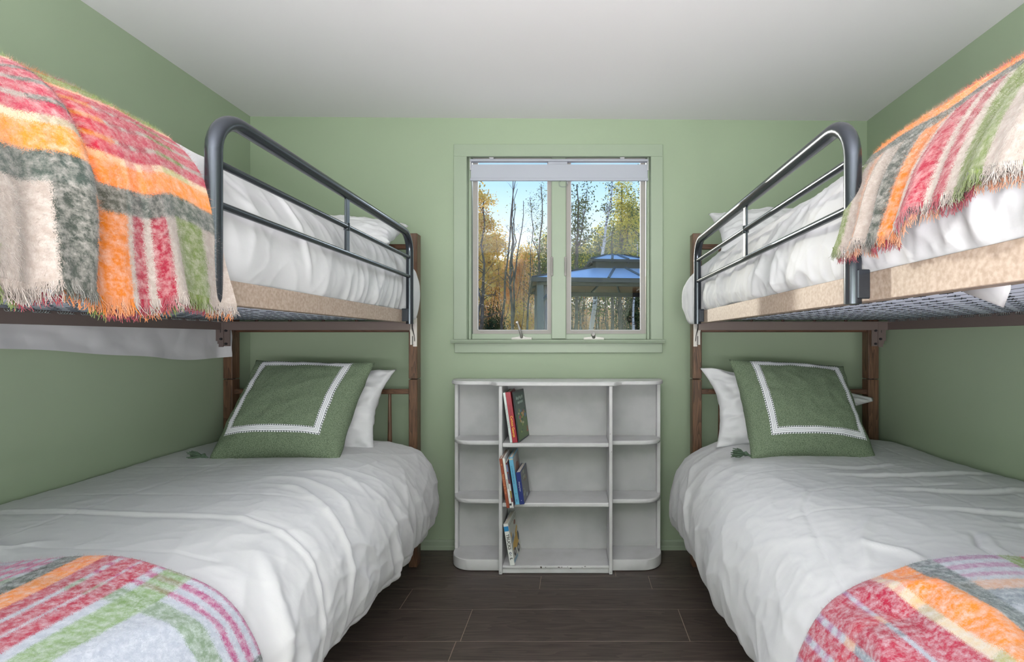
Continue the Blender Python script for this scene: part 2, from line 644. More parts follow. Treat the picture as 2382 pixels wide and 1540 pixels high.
# ------------------------------------------------------------------ noise for cloth
_perm = np.random.RandomState(3).permutation(512)
_grad = np.random.RandomState(4).rand(512) * 2 * PI
def pn(x, y, seed=0):
    x = np.asarray(x, dtype=float) + seed * 17.3
    y = np.asarray(y, dtype=float) + seed * 9.7
    xi, yi = np.floor(x).astype(int), np.floor(y).astype(int)
    xf, yf = x - xi, y - yi
    u, v = xf ** 3 * (xf * (xf * 6 - 15) + 10), yf ** 3 * (yf * (yf * 6 - 15) + 10)
    def g(ix, iy, dx, dy):
        a = _grad[(_perm[(ix & 511)] + iy) & 511]
        return np.cos(a) * dx + np.sin(a) * dy
    a = g(xi, yi, xf, yf)
    b = g(xi + 1, yi, xf - 1, yf)
    c = g(xi, yi + 1, xf, yf - 1)
    d = g(xi + 1, yi + 1, xf - 1, yf - 1)
    return 1.4 * ((a * (1 - u) + b * u) * (1 - v) + (c * (1 - u) + d * u) * v)

def sstep(a, b, x):
    t = np.clip((x - a) / (b - a), 0, 1)
    return t * t * (3 - 2 * t)

def pleat(T_c, S_, ft, fs, seed, k=2.2):
    """irregular gathers running along S"""
    return (1 - np.abs(pn(T_c * ft + 0.5 * pn(T_c * 1.7, S_ * 2.0, seed + 7), S_ * fs, seed))) ** k

def ridge(p, k=1.6):
    return (0.5 + 0.5 * np.sin(2 * PI * p)) ** k

def polydist(X, Y, pts):
    best = np.full(X.shape, 1e9)
    for (x0, y0), (x1, y1) in zip(pts[:-1], pts[1:]):
        dx, dy = x1 - x0, y1 - y0
        L = dx * dx + dy * dy
        t = np.clip(((X - x0) * dx + (Y - y0) * dy) / L, 0, 1)
        best = np.minimum(best, np.hypot(X - x0 - t * dx, Y - y0 - t * dy))
    return best

class Profile:
    """smooth curve in the (x, z) plane, parameterised by arc length"""
    def __init__(s, pts, dense=600):
        P = np.array(pts, float)
        Q = np.vstack([2 * P[0] - P[1], P, 2 * P[-1] - P[-2]])
        out = []
        n = len(P) - 1
        per = dense // n
        for i in range(n):
            p0, p1, p2, p3 = Q[i], Q[i + 1], Q[i + 2], Q[i + 3]
            t = np.linspace(0, 1, per, endpoint=False)[:, None]
            out.append(0.5 * ((2 * p1) + (-p0 + p2) * t + (2 * p0 - 5 * p1 + 4 * p2 - p3) * t ** 2 + (-p0 + 3 * p1 - 3 * p2 + p3) * t ** 3))
        C = np.vstack(out + [P[-1:]])
        d = np.r_[0, np.cumsum(np.hypot(*np.diff(C, axis=0).T))]
        s.L = d[-1]
        s.d, s.C = d, C

    def at(s, t):
        x = np.interp(t, s.d, s.C[:, 0])
        z = np.interp(t, s.d, s.C[:, 1])
        over = np.clip(t - s.L, 0, None)
        e = s.C[-1] - s.C[-6]
        e = e / np.hypot(*e)
        return x + over * e[0], z + over * e[1]

    def normal(s, t):
        h = 0.012
        x0, z0 = s.at(np.clip(t - h, 0, None))
        x1, z1 = s.at(t + h)
        tx, tz = x1 - x0, z1 - z0
        l = np.hypot(tx, tz) + 1e-9
        return tx / l, tz / l

    def s_of_x(s, x):
        i = np.argmin(np.abs(s.C[:, 0] - x) + 0.0 * s.C[:, 1])
        return s.d[i]

def cloth(name, prof, y0, y1, ns, nt, hfun, m, side, hemvar=None, yfun=None, uvmode='st', parent=None, loc=None,
          roll_end=0.06, roll_hem=0.02, extra=None, u_from_hem=False, v_from=None):
    """sheet of fabric: prof is walked from the wall to the aisle hem, y along the bed.
    hfun(S, T, prof) = lift along the outward normal. side=-1 left bed, +1 right bed."""
    t = np.linspace(y0, y1, nt)
    sN = np.linspace(0, 1, ns)
    T, U = np.meshgrid(t, sN, indexing='ij')
    tot = prof.L * np.ones_like(T)
    if hemvar is not None:
        tot = prof.L + hemvar(T)
    SS = U ** 0.85 * tot if False else U * tot
    H = hfun(SS, T, prof)
    X, Z = prof.at(SS)
    tx, tz = prof.normal(SS)
    nx, nz = -tz, tx
    # outward is up for the top surface
    flip = np.sign(side) * -1.0
    nx, nz = nx * flip, nz * flip
    Y = T.copy()
    if yfun is not None:
        Y = yfun(SS, T, prof, tot)
    # rolled edges
    e = np.zeros_like(T)
    if roll_end:
        k = np.clip((T - (y1 - roll_end)) / roll_end, 0, 1)
        e += roll_end * (1 - np.sqrt(np.clip(1 - k * k, 0, 1)))
        k = np.clip(((y0 + roll_end) - T) / roll_end, 0, 1)
        e += roll_end * (1 - np.sqrt(np.clip(1 - k * k, 0, 1)))
    if roll_hem:
        k = np.clip((SS - (tot - roll_hem)) / roll_hem, 0, 1)
        e += roll_hem * (1 - np.sqrt(np.clip(1 - k * k, 0, 1)))
    H = H - e
    V = np.stack([X + nx * H, Y, Z + nz * H], -1)
    if extra is not None:
        V = extra(V, SS, T, tot)
    i = np.arange(nt - 1)[:, None] * ns + np.arange(ns - 1)[None, :]
    F = np.stack([i, i + 1, i + 1 + ns, i + ns], -1).reshape(-1, 4)
    if side > 0:
        F = F[:, ::-1]
    uu = (tot - SS) if u_from_hem else SS
    vv = (v_from - T) if v_from is not None else T
    uv = np.stack([uu, vv], -1).reshape(-1, 2)
    ob = np_mesh(name, V.reshape(-1, 3), F, m, parent, uv, True, loc)
    return ob, V, uv.reshape(nt, ns, 2), SS, T

def pile(parent, V, UV, m, side, n, length=0.012, width=0.0005, loc=(0, 0, 0), seed=1, hang=0.0):
    """mohair: many tiny fibres standing off the throw"""
    rs = np.random.RandomState(seed)
    nt, ns = V.shape[:2]
    a = rs.rand(n) * (nt - 1.001)
    b = rs.rand(n) * (ns - 1.001)
    i, j = a.astype(int), b.astype(int)
    fa, fb = (a - i)[:, None], (b - j)[:, None]
    P = V[i, j] * (1 - fa) * (1 - fb) + V[i + 1, j] * fa * (1 - fb) + V[i, j + 1] * (1 - fa) * fb + V[i + 1, j + 1] * fa * fb
    q = UV[i, j]
    du = V[i, j + 1] - V[i, j]
    dv = V[i + 1, j] - V[i, j]
    N = np.cross(du, dv)
    N /= np.linalg.norm(N, axis=1, keepdims=True) + 1e-9
    if side < 0:
        pass
    else:
        N = -N
    # make sure fibres point outward (up or towards the aisle)
    ref = np.zeros_like(N)
    ref[:, 2] = 1.0
    ref[:, 0] = -side * 1.0
    sg = np.sign((N * ref).sum(1, keepdims=True))
    N = N * sg
    D = N * 0.45 + rs.normal(0, 0.55, (n, 3))
    if hang:
        wgt = np.clip(1 - q[:, :1] / 0.16, 0, 1)
        D = D * (1 - 0.7 * wgt)
        D[:, 2:3] -= wgt * hang
    D /= np.linalg.norm(D, axis=1, keepdims=True)
    dn = (D * N).sum(1, keepdims=True)
    D = D + N * np.where(dn < 0.12, 0.12 - dn, 0)
    L = length * (0.4 + rs.rand(n, 1) ** 2 * 1.6)
    side_v = np.cross(D, rs.normal(0, 1, (n, 3)))
    side_v /= np.linalg.norm(side_v, axis=1, keepdims=True) + 1e-9
    A = P - side_v * width
    B = P + side_v * width
    tip = P + D * L
    VV = np.stack([A, B, tip], 1).reshape(-1, 3)
    FF = np.arange(3 * n).reshape(n, 3)
    UU = np.repeat(q, 3, axis=0)
    o = np_mesh('mohair_pile', VV, FF, m, parent, UU, False, None)
    o.data.transform(Matrix.Translation(-Vector(loc)))
    o['kind'] = 'stuff'
    return o

# ================================================================== THE ROOM
XL, XR, YB, YF = -1.844, 1.647, 2.83, -1.45
T_ = 0.12
struct(MB().box(XL - T_, XL, YF - T_, YB + T_, -0.05, 2.47).build('wall_left', M['wall']))
struct(MB().box(XR, XR + T_, YF - T_, YB + T_, -0.05, 2.47).build('wall_right', M['wall']))
struct(MB().box(XL, XR, YF - T_, YF, -0.05, 2.47).build('wall_front', M['wall']))
OX0, OX1, OZ0, OZ1 = -0.635, 0.440, 1.165, 2.255      # rough window opening
wb_ = MB()
wb_.box(XL, OX0, YB, YB + T_, -0.05, 2.47)
wb_.box(OX1, XR, YB, YB + T_, -0.05, 2.47)
wb_.box(OX0, OX1, YB, YB + T_, -0.05, OZ0)
wb_.box(OX0, OX1, YB, YB + T_, OZ1, 2.47)
struct(wb_.build('wall_back', M['wall']))
cz = lambda x: 2.45 + (x - XL) / (XR - XL) * (2.425 - 2.45)
c = MB()
xs = [XL - T_, XR + T_]
c.add([(x, y, cz(x) + dz) for dz in (0, 0.12) for x in xs for y in (YF - T_, YB + T_)],
      [(0, 1, 3, 2), (4, 6, 7, 5), (0, 4, 5, 1), (2, 3, 7, 6), (0, 2, 6, 4), (1, 5, 7, 3)])
struct(c.build('ceiling', M['ceiling']))

# floor: bed coloured as light caught by plank edges, with separate planks of three widths
floor = struct(MB().box(XL, XR, YF, YB, -0.05, -0.0012).build('floor', M['joint']))
rows = [(2.734, YB)]
edges = [2.734, 2.510, 2.380, 2.202, 1.967, 1.8456]
for a, b in zip(edges[1:], edges[:-1]):
    rows.append((a, b))
y = 1.8456
for w in (0.178, 0.229, 0.127) * 7:
    rows.append((max(y - w, YF), y))
    y -= w
    if y <= YF:
        break
joints = {0: [-0.9, 0.7], 1: [-1.1, 0.2, 1.2], 2: [-1.3, -0.175, 0.3626, 1.3], 3: [-0.778, 0.75], 4: [-0.456, 0.449, 1.25],
          5: [-0.472, 0.98], 6: [-1.2, 0.075, 1.3]}
rj = random.Random(5)
for i, (a, b) in enumerate(rows):
    js = joints.get(i) or [rj.uniform(-1.3, -0.5), rj.uniform(-0.1, 0.5), rj.uniform(0.9, 1.3)]
    xs = [XL + 0.002] + js + [XR - 0.002]
    for x0, x1 in zip(xs[:-1], xs[1:]):
        g = 0.0013
        MB().box(x0 + g, x1 - g, a + g, b - g, -0.0012, 0.0, 0.0006).build('plank', M['plank'], floor)

# baseboards
def baseboard(name, pts):
    return pts
bp_ = [(0.0, 0.0), (-0.014, 0.0), (-0.014, 0.018), (-0.009, 0.024), (-0.009, 0.046), (-0.006, 0.055), (0.0, 0.055)]
b = MB()
b.prism([(YB + p[0], p[1]) for p in bp_], 'x', XL, XR)
struct(b.build('baseboard_back', M['trim']))
b = MB()
b.prism([(XL - p[0], p[1]) for p in bp_], 'y', YF, YB - 0.014)
struct(b.build('baseboard_left', M['trim']))
b = MB()
b.prism([(XR + p[0], p[1]) for p in bp_], 'y', YF, YB - 0.014)
struct(b.build('baseboard_right', M['trim']))

# ------------------------------------------------------------------ window
win = bpy.data.objects.new('window_1', None)
COL.objects.link(win)
win.location = (-0.1, YB, 1.187)
struct(win)
wo_ = win.location[:]
def wp(mb, name, m, smooth=False, parent=None):
    o = mb.build(name, m, win, wo_, smooth)
    if parent:
        o.parent = parent
    return o
wp(MB().box(-0.6886, -0.6156, YB - 0.018, YB, 1.187, 2.2186, 0.002), 'casing', M['trim'])
wp(MB().box(0.421, 0.489, YB - 0.018, YB, 1.187, 2.2186, 0.002), 'casing', M['trim'])
wp(MB().box(-0.6886, 0.489, YB - 0.018, YB, 2.2186, 2.287, 0.002), 'casing', M['trim'])
wp(MB().prism([(YB - 0.048, 1.172), (YB - 0.052, 1.180), (YB - 0.048, 1.187), (YB + 0.06, 1.187), (YB + 0.06, 1.168), (YB - 0.046, 1.168)], 'x', -0.700, 0.496), 'sill', M['trim'])
wp(MB().box(-0.684, 0.486, YB - 0.018, YB, 1.113, 1.168, 0.002), 'apron', M['trim'])
wp(MB().box(OX0, -0.6156, YB, YB + T_, OZ0 + 0.02, OZ1), 'jamb', M['trim'])
wp(MB().box(0.421, OX1, YB, YB + T_, OZ0 + 0.02, OZ1), 'jamb', M['trim'])
wp(MB().box(OX0, OX1, YB, YB + T_, 2.245, OZ1), 'jamb', M['trim'])
wp(MB().box(-0.6156, 0.421, YB + 0.06, YB + T_, OZ0, 1.187), 'jamb', M['trim'])
# stops and mullion
wp(MB().box(-0.6156, -0.6, YB + 0.03, YB + 0.09, 1.187, 2.245, 0.003), 'stop', M['trim'])
wp(MB().box(0.405, 0.421, YB + 0.03, YB + 0.09, 1.187, 2.245, 0.003), 'stop', M['trim'])
wp(MB().box(-0.6, 0.405, YB + 0.045, YB + 0.09, 1.187, 1.2205, 0.003), 'stop', M['trim'])
wp(MB().box(-0.6, 0.405, YB + 0.045, YB + 0.09, 2.232, 2.245), 'stop', M['trim'])
wp(MB().box(-0.141, -0.057, YB + 0.03, YB + 0.09, 1.19, 2.245, 0.004), 'mullion', M['trim'])
def sash(x0, x1, gx0, gx1):
    f = MB()
    z0, z1, gz0, gz1 = 1.2205, 2.232, 1.2405, 2.222
    ya, yb = YB + 0.05, YB + 0.08
    f.prism([(x0, z0), (gx0, gz0), (gx0, gz1), (x0, z1)], 'y', ya, yb)
    f.prism([(gx1, gz0), (x1, z0), (x1, z1), (gx1, gz1)], 'y', ya, yb)
    f.prism([(x0, z0), (x1, z0), (gx1, gz0), (gx0, gz0)], 'y', ya, yb)
    f.prism([(x0, z1), (gx0, gz1), (gx1, gz1), (x1, z1)], 'y', ya, yb)
    fr = wp(f, 'sash', M['sash'])
    bd = MB()
    w = 0.0035
    bd.box(gx0, gx0 + w, YB + 0.056, YB + 0.07, gz0, gz1)
    bd.box(gx1 - w, gx1, YB + 0.056, YB + 0.07, gz0, gz1)
    bd.box(gx0, gx1, YB + 0.056, YB + 0.07, gz0, gz0 + w)
    bd.box(gx0, gx1, YB + 0.056, YB + 0.07, gz1 - w, gz1)
    wp(bd, 'glazing_bead', M['bead'], parent=fr)
    wp(MB().box(gx0, gx1, YB + 0.066, YB + 0.070, gz0, gz1), 'pane', M['glass'], parent=fr)
    p = MB()
    for k in range(7):
        p.box(x0 + 0.043 + k * 0.0032, x0 + 0.0455 + k * 0.0032, ya - 0.0004, ya + 0.001, z0 + 0.0065, z0 + 0.0095)
    wp(p, 'stamp', M['print'], parent=fr)
sash(-0.594, -0.141, -0.5695, -0.1634)
sash(-0.057, 0.3987, -0.032, 0.374)
# sash locks on the mullion
for x in (-0.137, -0.061):
    k = MB()
    k.box(x - 0.006, x + 0.006, YB + 0.018, YB + 0.03, 1.55, 1.66, 0.003)
    k.tube([(x, YB + 0.016, 1.57), (x, YB + 0.008, 1.60), (x, YB + 0.010, 1.65)], 0.004, 8)
    wp(k, 'sash_lock', M['sash'], 'auto')
# crank handles
for cx, up in ((-0.311, True), (0.101, False)):
    k = MB()
    zc = 1.187
    n = 14
    vs = []
    base = [(-0.058, 0.0), (-0.058, 0.012), (-0.018, 0.016), (-0.010, 0.024), (0.010, 0.024), (0.018, 0.016), (0.058, 0.012), (0.058, 0.0)]
    k.prism([(cx + p[0], zc + p[1]) for p in base], 'y', YB + 0.022, YB + 0.046)
    o = wp(k, 'crank_base', M['steel'])
    h = MB()
    if up:
        h.tube([(cx, YB + 0.03, zc + 0.012), (cx, YB + 0.016, zc + 0.022), (cx - 0.008, YB + 0.008, zc + 0.055), (cx - 0.018, YB + 0.004, zc + 0.086), (cx - 0.022, YB + 0.004, zc + 0.098)],
               [0.010, 0.0085, 0.0065, 0.0055, 0.0075], 10)
        h.tube([(cx - 0.022, YB - 0.012, zc + 0.098), (cx - 0.022, YB + 0.012, zc + 0.098)], [0.006, 0.006], 10)
    else:
        h.tube([(cx, YB + 0.03, zc + 0.012), (cx, YB + 0.016, zc + 0.018), (cx - 0.004, YB - 0.004, zc + 0.028), (cx - 0.004, YB - 0.016, zc + 0.030)],
               [0.010, 0.010, 0.012, 0.009], 10)
        h.tube([(cx + 0.006, YB - 0.006, zc + 0.033), (cx - 0.012, YB - 0.010, zc + 0.030)], [0.008, 0.008], 10)
    wp(h, 'crank_lever', M['steel'], 'auto', parent=o)

# ------------------------------------------------------------------ roller blind
bl = thing('roller_blind', 'short white blind pulled up at the top of the window', 'blind', (-0.1, YB + 0.02, 2.21))
bo = bl.location[:]
BX0, BX1 = -0.604, 0.412
MB().box(BX0, BX1, YB + 0.008, YB + 0.040, 2.2005, 2.2135, 0.002).build('headrail', M['blind'], bl, bo)
for x in (-0.48, 0.262):
    MB().box(x - 0.013, x + 0.013, YB + 0.004, YB + 0.04, 2.2135, 2.2215, 0.001).build('clip', M['bead'], bl, bo)
translucent(M['blind'], 0.12)
MB().box(BX0 + 0.004, BX1 - 0.004, YB + 0.020, YB + 0.0225, 2.104, 2.186).build('fabric', M['blind'], bl, bo)
MB().box(BX0, BX1, YB + 0.012, YB + 0.030, 2.0915, 2.107, 0.004, 2).build('bottom_bar', M['blind'], bl, bo)
for x0, x1 in ((BX0, BX0 + 0.006), (BX1 - 0.006, BX1)):
    MB().box(x0, x1, YB + 0.012, YB + 0.034, 2.15, 2.2005, 0.001).build('end_bracket', M['bead'], bl, bo)
MB().box(-0.16, -0.05, YB + 0.018, YB + 0.03, 2.186, 2.2005, 0.001).build('centre_support', M['blind'], bl, bo)
pl_ = MB()
ring = []
for k in range(20):
    a = 2 * PI * k / 20
    rr = 0.0235 if math.sin(a) < 0 else 0.021
    ring.append((-0.074 + 0.0225 * math.copysign(abs(math.cos(a)) ** 0.6, math.cos(a)), YB + 0.016, 2.075 + 0.018 * math.copysign(abs(math.sin(a)) ** 0.7, math.sin(a))))
pl_.tube(ring, 0.0028, 8, closed=True)
pl_.build('pull_handle', M['plastic'], bl, bo, 'auto')

# ceiling hook
hk = MB()
hk.tube([(-0.19, 1.62, 2.437), (-0.19, 1.62, 2.424), (-0.186, 1.62, 2.417), (-0.179, 1.62, 2.417), (-0.175, 1.62, 2.424)], 0.0018, 8)
o = hk.build('ceiling_hook', M['tube'], None, (-0.19, 1.62, 2.437), 'auto')
tag(o, 'tiny dark hook screwed into the white ceiling', 'hook')

# ================================================================== BOOKCASE
bk = thing('bookcase', 'low white painted bookcase with rounded end shelves under the window', 'bookcase', (-0.10, 2.64, 0))
bko = bk.location[:]
def bpz(mb, name, m=M['white_paint'], smooth=False):
    return mb.build(name, m, bk, bko, smooth)
YFc, YBk = 2.525, 2.738      # front plane, back panel front face
DL0, DL1, DR0, DR1 = -0.391, -0.373, 0.167, 0.1845
EL0, EL1, ER0, ER1 = -0.656, -0.637, 0.437, 0.456
bpz(MB().box(DL0, DL1, YFc, YBk, 0.0, 0.953, 0.0025), 'divider')
bpz(MB().box(DR0, DR1, YFc, YBk, 0.0, 0.953, 0.0025), 'divider')
bpz(MB().box(EL0, EL1, 2.700, 2.755, 0.0, 0.953, 0.002), 'end_panel')
bpz(MB().box(ER0, ER1, 2.700, 2.755, 0.0, 0.953, 0.002), 'end_panel')
bpz(MB().box(EL0 + 0.004, ER1 - 0.004, YBk, 2.755, 0.03, 0.953), 'back_panel', M['worn_paint'])

def rounded_poly(x_in, x_out, yf, yb, r, n=10):
    """plan outline of an end shelf: straight from the divider, rounded at the outer front corner"""
    sg = 1 if x_out > x_in else -1
    pts = [(x_in, yb), (x_in, yf)]
    ry = min(yb - yf - 0.02, r)
    for k in range(n + 1):
        a = k / n * PI / 2
        pts.append((x_out - sg * r + sg * r * math.sin(a), yf + ry - ry * math.cos(a)))
    pts.append((x_out, yb))
    return pts

def slab(poly, z0, z1, rnd=0.004):
    """plan polygon slab with an eased front edge"""
    b_ = MB()
    n = len(poly)
    cx = sum(p[0] for p in poly) / n
    cy = sum(p[1] for p in poly) / n
    def inset(d):
        return [(p[0] + (cx - p[0]) / max(0.05, math.hypot(cx - p[0], cy - p[1])) * d, p[1] + (cy - p[1]) / max(0.05, math.hypot(cx - p[0], cy - p[1])) * d) for p in poly]
    lv = [(z0, rnd), (z0 + rnd, 0.0), (z1 - rnd, 0.0), (z1, rnd)]
    vs, fs = [], []
    for z, d in lv:
        vs += [(p[0], p[1], z) for p in inset(d)]
    for i in range(len(lv) - 1):
        for k in range(n):
            fs.append((i * n + k, i * n + (k + 1) % n, (i + 1) * n + (k + 1) % n, (i + 1) * n + k))
    fs.append(tuple(range(n))[::-1])
    fs.append(tuple(3 * n + k for k in range(n)))
    b_.add(vs, fs)
    return b_

for ztop in (0.663, 0.360):
    bpz(MB().box(DL1, DR0, YFc + 0.004, YBk, ztop - 0.021, ztop, 0.005, 2), 'shelf')
    bpz(slab(rounded_poly(DL0, EL0 + 0.004, 2.588, YBk, 0.105), ztop - 0.021, ztop), 'end_shelf', smooth='auto')
    bpz(slab(rounded_poly(DR1, ER1 - 0.004, 2.588, YBk, 0.105), ztop - 0.021, ztop), 'end_shelf', smooth='auto')
bpz(MB().box(DL1, DR0, YFc + 0.003, YBk, 0.028, 0.043, 0.004, 2), 'shelf')
bpz(MB().box(DL1, DR0, YFc + 0.010, YFc + 0.026, 0.002, 0.026, 0.002), 'plinth')
bpz(slab(rounded_poly(DL0, EL0 + 0.002, 2.560, YBk, 0.115), 0.004, 0.060, 0.003), 'end_base', smooth='auto')
bpz(slab(rounded_poly(DR1, ER1 - 0.002, 2.560, YBk, 0.115), 0.004, 0.060, 0.003), 'end_base', smooth='auto')
# top board, stepping forward over the middle with soft shoulders
def topline():
    pts = []
    yb = 2.757
    r, ry = 0.11, 0.11
    yw, yc = 2.575, 2.512
    xl, xr = EL0 - 0.008, ER1 + 0.008
    pts.append((xl, yb))
    for k in range(11):
        a = k / 10 * PI / 2
        pts.append((xl + r - r * math.cos(a), yw + ry - ry * math.sin(a)))
    for k in range(9):
        t = k / 8
        q = t * t * (3 - 2 * t)
        pts.append((DL0 - 0.06 + 0.06 * t, yw + (yc - yw) * q))
    for k in range(9):
        t = 1 - k / 8
        q = t * t * (3 - 2 * t)
        pts.append((DR1 + 0.06 - 0.06 * t, yw + (yc - yw) * q))
    for k in range(11):
        a = (10 - k) / 10 * PI / 2
        pts.append((xr - r + r * math.cos(a), yw + ry - ry * math.sin(a)))
    pts.append((xr, yb))
    return pts
tb = MB()
tp = topline()
n = len(tp)
vs, fs = [], []
for z, d in ((0.953, 0.003), (0.956, 0.0), (0.968, 0.0), (0.972, 0.004)):
    for (x, yy) in tp:
        vs.append((x * (1 - d * 0.8) - 0.1 * d * 0.8, yy + (d if yy < 2.75 else 0), z))
for i in range(3):
    for k in range(n):
        fs.append((i * n + k, i * n + (k + 1) % n, (i + 1) * n + (k + 1) % n, (i + 1) * n + k))
tb.add(vs, fs)
# caps as strips between the front outline and the back edge
def cap(base, rev):
    mid = list(range(n))
    o = []
    i, j = 0, n - 1
    f = tuple(base + k for k in mid)
    return f[::-1] if rev else f
tb.f.append(cap(0, True))
tb.f.append(cap(3 * n, False))
bpz(tb, 'top_board', smooth='auto')
# chipped paint: little dark spots on edges
ch = MB()
rc = random.Random(11)
for (x, yy, z) in [(rc.uniform(-0.2, 0.05), YFc + 0.0025, rc.uniform(0.031, 0.040)) for _ in range(9)] + \
        [(rc.uniform(-0.62, -0.45), 2.5935 + rc.uniform(-.001, .001), 0.0605) for _ in range(0)]:
    w_, h_ = rc.uniform(0.0015, 0.007), rc.uniform(0.001, 0.0022)
    ch.box(x - w_, x + w_, yy - 0.0006, yy + 0.0004, z - h_, z + h_)
for _ in range(10):
    x, z = rc.uniform(-0.36, 0.15), rc.choice([0.6415, 0.339])
    w_ = rc.uniform(0.0004, 0.0013)
    z += rc.uniform(0.004, 0.014)
    ch.box(x - w_, x + w_, YFc + 0.0036, YFc + 0.0042, z, z + rc.uniform(0.0005, 0.0012))
for x, z in ((DR0 + 0.009, 0.012), (DL0 + 0.009, 0.012), (DR0 + 0.012, 0.62), (DR0 + 0.006, 0.71)):
    ch.box(x - 0.0015, x + 0.0015, YFc - 0.0004, YFc + 0.0004, z - 0.0015, z + 0.0015)
o = bpz(ch, 'paint_chips', M['chip'])
o['kind'] = 'stuff'

# ------------------------------------------------------------------ books
def text_mesh(txt, size, m, name='lettering', bold=0.0):
    cu = bpy.data.curves.new(name, 'FONT')
    cu.body = txt
    cu.size = size
    cu.align_x = 'CENTER'
    cu.align_y = 'CENTER'
    cu.extrude = 0.0002
    cu.offset = bold
    ob = bpy.data.objects.new('tmp', cu)
    COL.objects.link(ob)
    dg = bpy.context.evaluated_depsgraph_get()
    me = bpy.data.meshes.new_from_object(ob.evaluated_get(dg))
    bpy.data.objects.remove(ob)
    me.name = name
    me.materials.clear()
    me.materials.append(m)
    o = bpy.data.objects.new(name, me)
    COL.objects.link(o)
    return o

M['paper'] = mat('paper', srgb(222, 216, 204), 0.9)
def book(label, loc, tilt, yaw, t, h, d, cover, texts=(), blocks=(), prints=(), hard=True, curve=0.0):
    """spine faces -Y (the room); thickness along X, depth along +Y. Origin at the bottom front left."""
    r = thing('book', label, 'book', loc, (0, -tilt, yaw), 'picture books leaning in the white bookcase')
    w = 0.0022 if hard else 0.0012
    cm = mat('book_cover', srgb(*cover), 0.35)
    cv = MB()
    cv.box(0, t, 0, w, 0, h, 0.0006)
    cv.box(0, w, w, d, 0, h, 0.0005)
    if curve:
        n = 8
        vs = []
        for i in range(n + 1):
            for j in range(2):
                zz = h * i / n
                off = curve * (i / n) ** 2.5
                for k in range(2):
                    yy = w if j == 0 else d
                    vs.append((t - w + off * (1 if j else 0.15) + k * w, yy, zz))
        fs = []
        for i in range(n):
            a, b_ = i * 4, (i + 1) * 4
            fs += [(a, a + 2, b_ + 2, b_), (a + 1, b_ + 1, b_ + 3, a + 3), (a, b_, b_ + 1, a + 1), (a + 2, a + 3, b_ + 3, b_ + 2)]
        fs += [(0, 1, 3, 2), (4 * n, 4 * n + 2, 4 * n + 3, 4 * n + 1)]
        cv.add(vs, fs)
    else:
        cv.box(t - w, t, w, d, 0, h, 0.0005)
    cv.build('cover', cm, r)
    g = 0.003 if hard else 0.0006
    MB().box(w, t - w, w, d - g, g, h - g).build('pages', M['paper'], r)
    for (z0, z1, rgb) in blocks:                      # coloured spine blocks
        MB().box(0.0003, t - 0.0003, -0.0003, 0.0003, z0, z1).build('spine_block', flat('spine_print', rgb), r)
    for (txt, zc, size, rgb, bold) in texts:
        o = text_mesh(txt, size, flat('spine_ink', rgb), 'spine_lettering', bold)
        o.parent = r
        o.location = (t / 2, -0.0005, zc)
        o.rotation_euler = (PI / 2, PI / 2, 0)
    for kk, (poly, rgb) in enumerate(prints):                         # flat print on the front cover (faces +X)
        pts = [(w + p[0] * (d - w), p[1] * h) for p in poly]
        MB().prism(pts, 'x', t - 0.0002, t + 0.0003 + kk * 0.00003).build('cover_print', flat('cover_ink', rgb), r)
    return r

def blob(cx, cy, rx, ry, n=9, seed=0):
    q = random.Random(seed)
    return [(cx + rx * math.cos(2 * PI * k / n) * q.uniform(.8, 1.1), cy + ry * math.sin(2 * PI * k / n) * q.uniform(.8, 1.1)) for k in range(n)]

tl = math.radians(8.2)
z1 = 0.6635
book('slim white picture book leaning on the divider, leftmost on top shelf', (-0.3345, 2.535, z1), tl, 0.02, 0.012, 0.256, 0.19, (206, 216, 214),
     texts=[('a story of the little house by the bay and the sea', 0.135, 0.0062, (60, 70, 80), 0.0)])
book('red picture book with yellow spine lettering, second on top shelf', (-0.3215, 2.532, z1), tl, 0.01, 0.0255, 0.258, 0.195, (156, 34, 52),
     texts=[('Curious George', 0.082, 0.0165, (246, 190, 60), 0.0002), ('A Treasury of', 0.165, 0.009, (96, 18, 34), 0.0)])
pr = [([(0.04, 0.55), (0.9, 0.52), (0.94, 0.96), (0.05, 0.97)], (86, 104, 96)), ([(0.03, 0.03), (0.97, 0.03), (0.97, 0.52), (0.03, 0.55)], (92, 116, 72))]
for k in range(26):
    q = random.Random(k)
    pr.append((blob(q.uniform(.15, .9), q.uniform(.12, .62), q.uniform(.03, .09), q.uniform(.02, .05), 7, k),
               q.choice([(150, 168, 84), (170, 90, 80), (96, 128, 160), (190, 184, 150), (60, 84, 66), (200, 150, 90)])))
for k in range(5):
    pr.append((blob(0.2 + 0.13 * k, 0.86 - 0.012 * (k % 2), 0.045, 0.035, 7, 50 + k), (168, 186, 178)))
    pr.append((blob(0.3 + 0.1 * k, 0.76, 0.04, 0.028, 7, 60 + k), (168, 186, 178)))
book('green illustrated paperback with curling cover, third on top shelf', (-0.2935, 2.540, z1), math.radians(7.2), -0.16, 0.006, 0.257, 0.20, (58, 66, 68), prints=pr, hard=False)
z2 = 0.3605
tl = math.radians(8.6)
book('thin rust brown picture book, leftmost on the middle shelf', (-0.3400, 2.450, z2), tl, 0.03, 0.0140, 0.244, 0.21, (150, 74, 52),
     texts=[('Room Enough for Two', 0.118, 0.0105, (226, 166, 110), 0.0), ('AB', 0.215, 0.007, (226, 166, 110), 0.0)])
book('white picture book with black spine lettering on the middle shelf', (-0.3245, 2.452, z2), tl, 0.03, 0.0110, 0.246, 0.21, (222, 222, 222),
     texts=[('LEXINGTON', 0.118, 0.0085, (40, 44, 60), 0.0001), ('* * *', 0.18, 0.008, (40, 40, 40), 0.0), ('* * *', 0.055, 0.008, (40, 40, 40), 0.0)], blocks=[(0.012, 0.022, (60, 60, 64))])
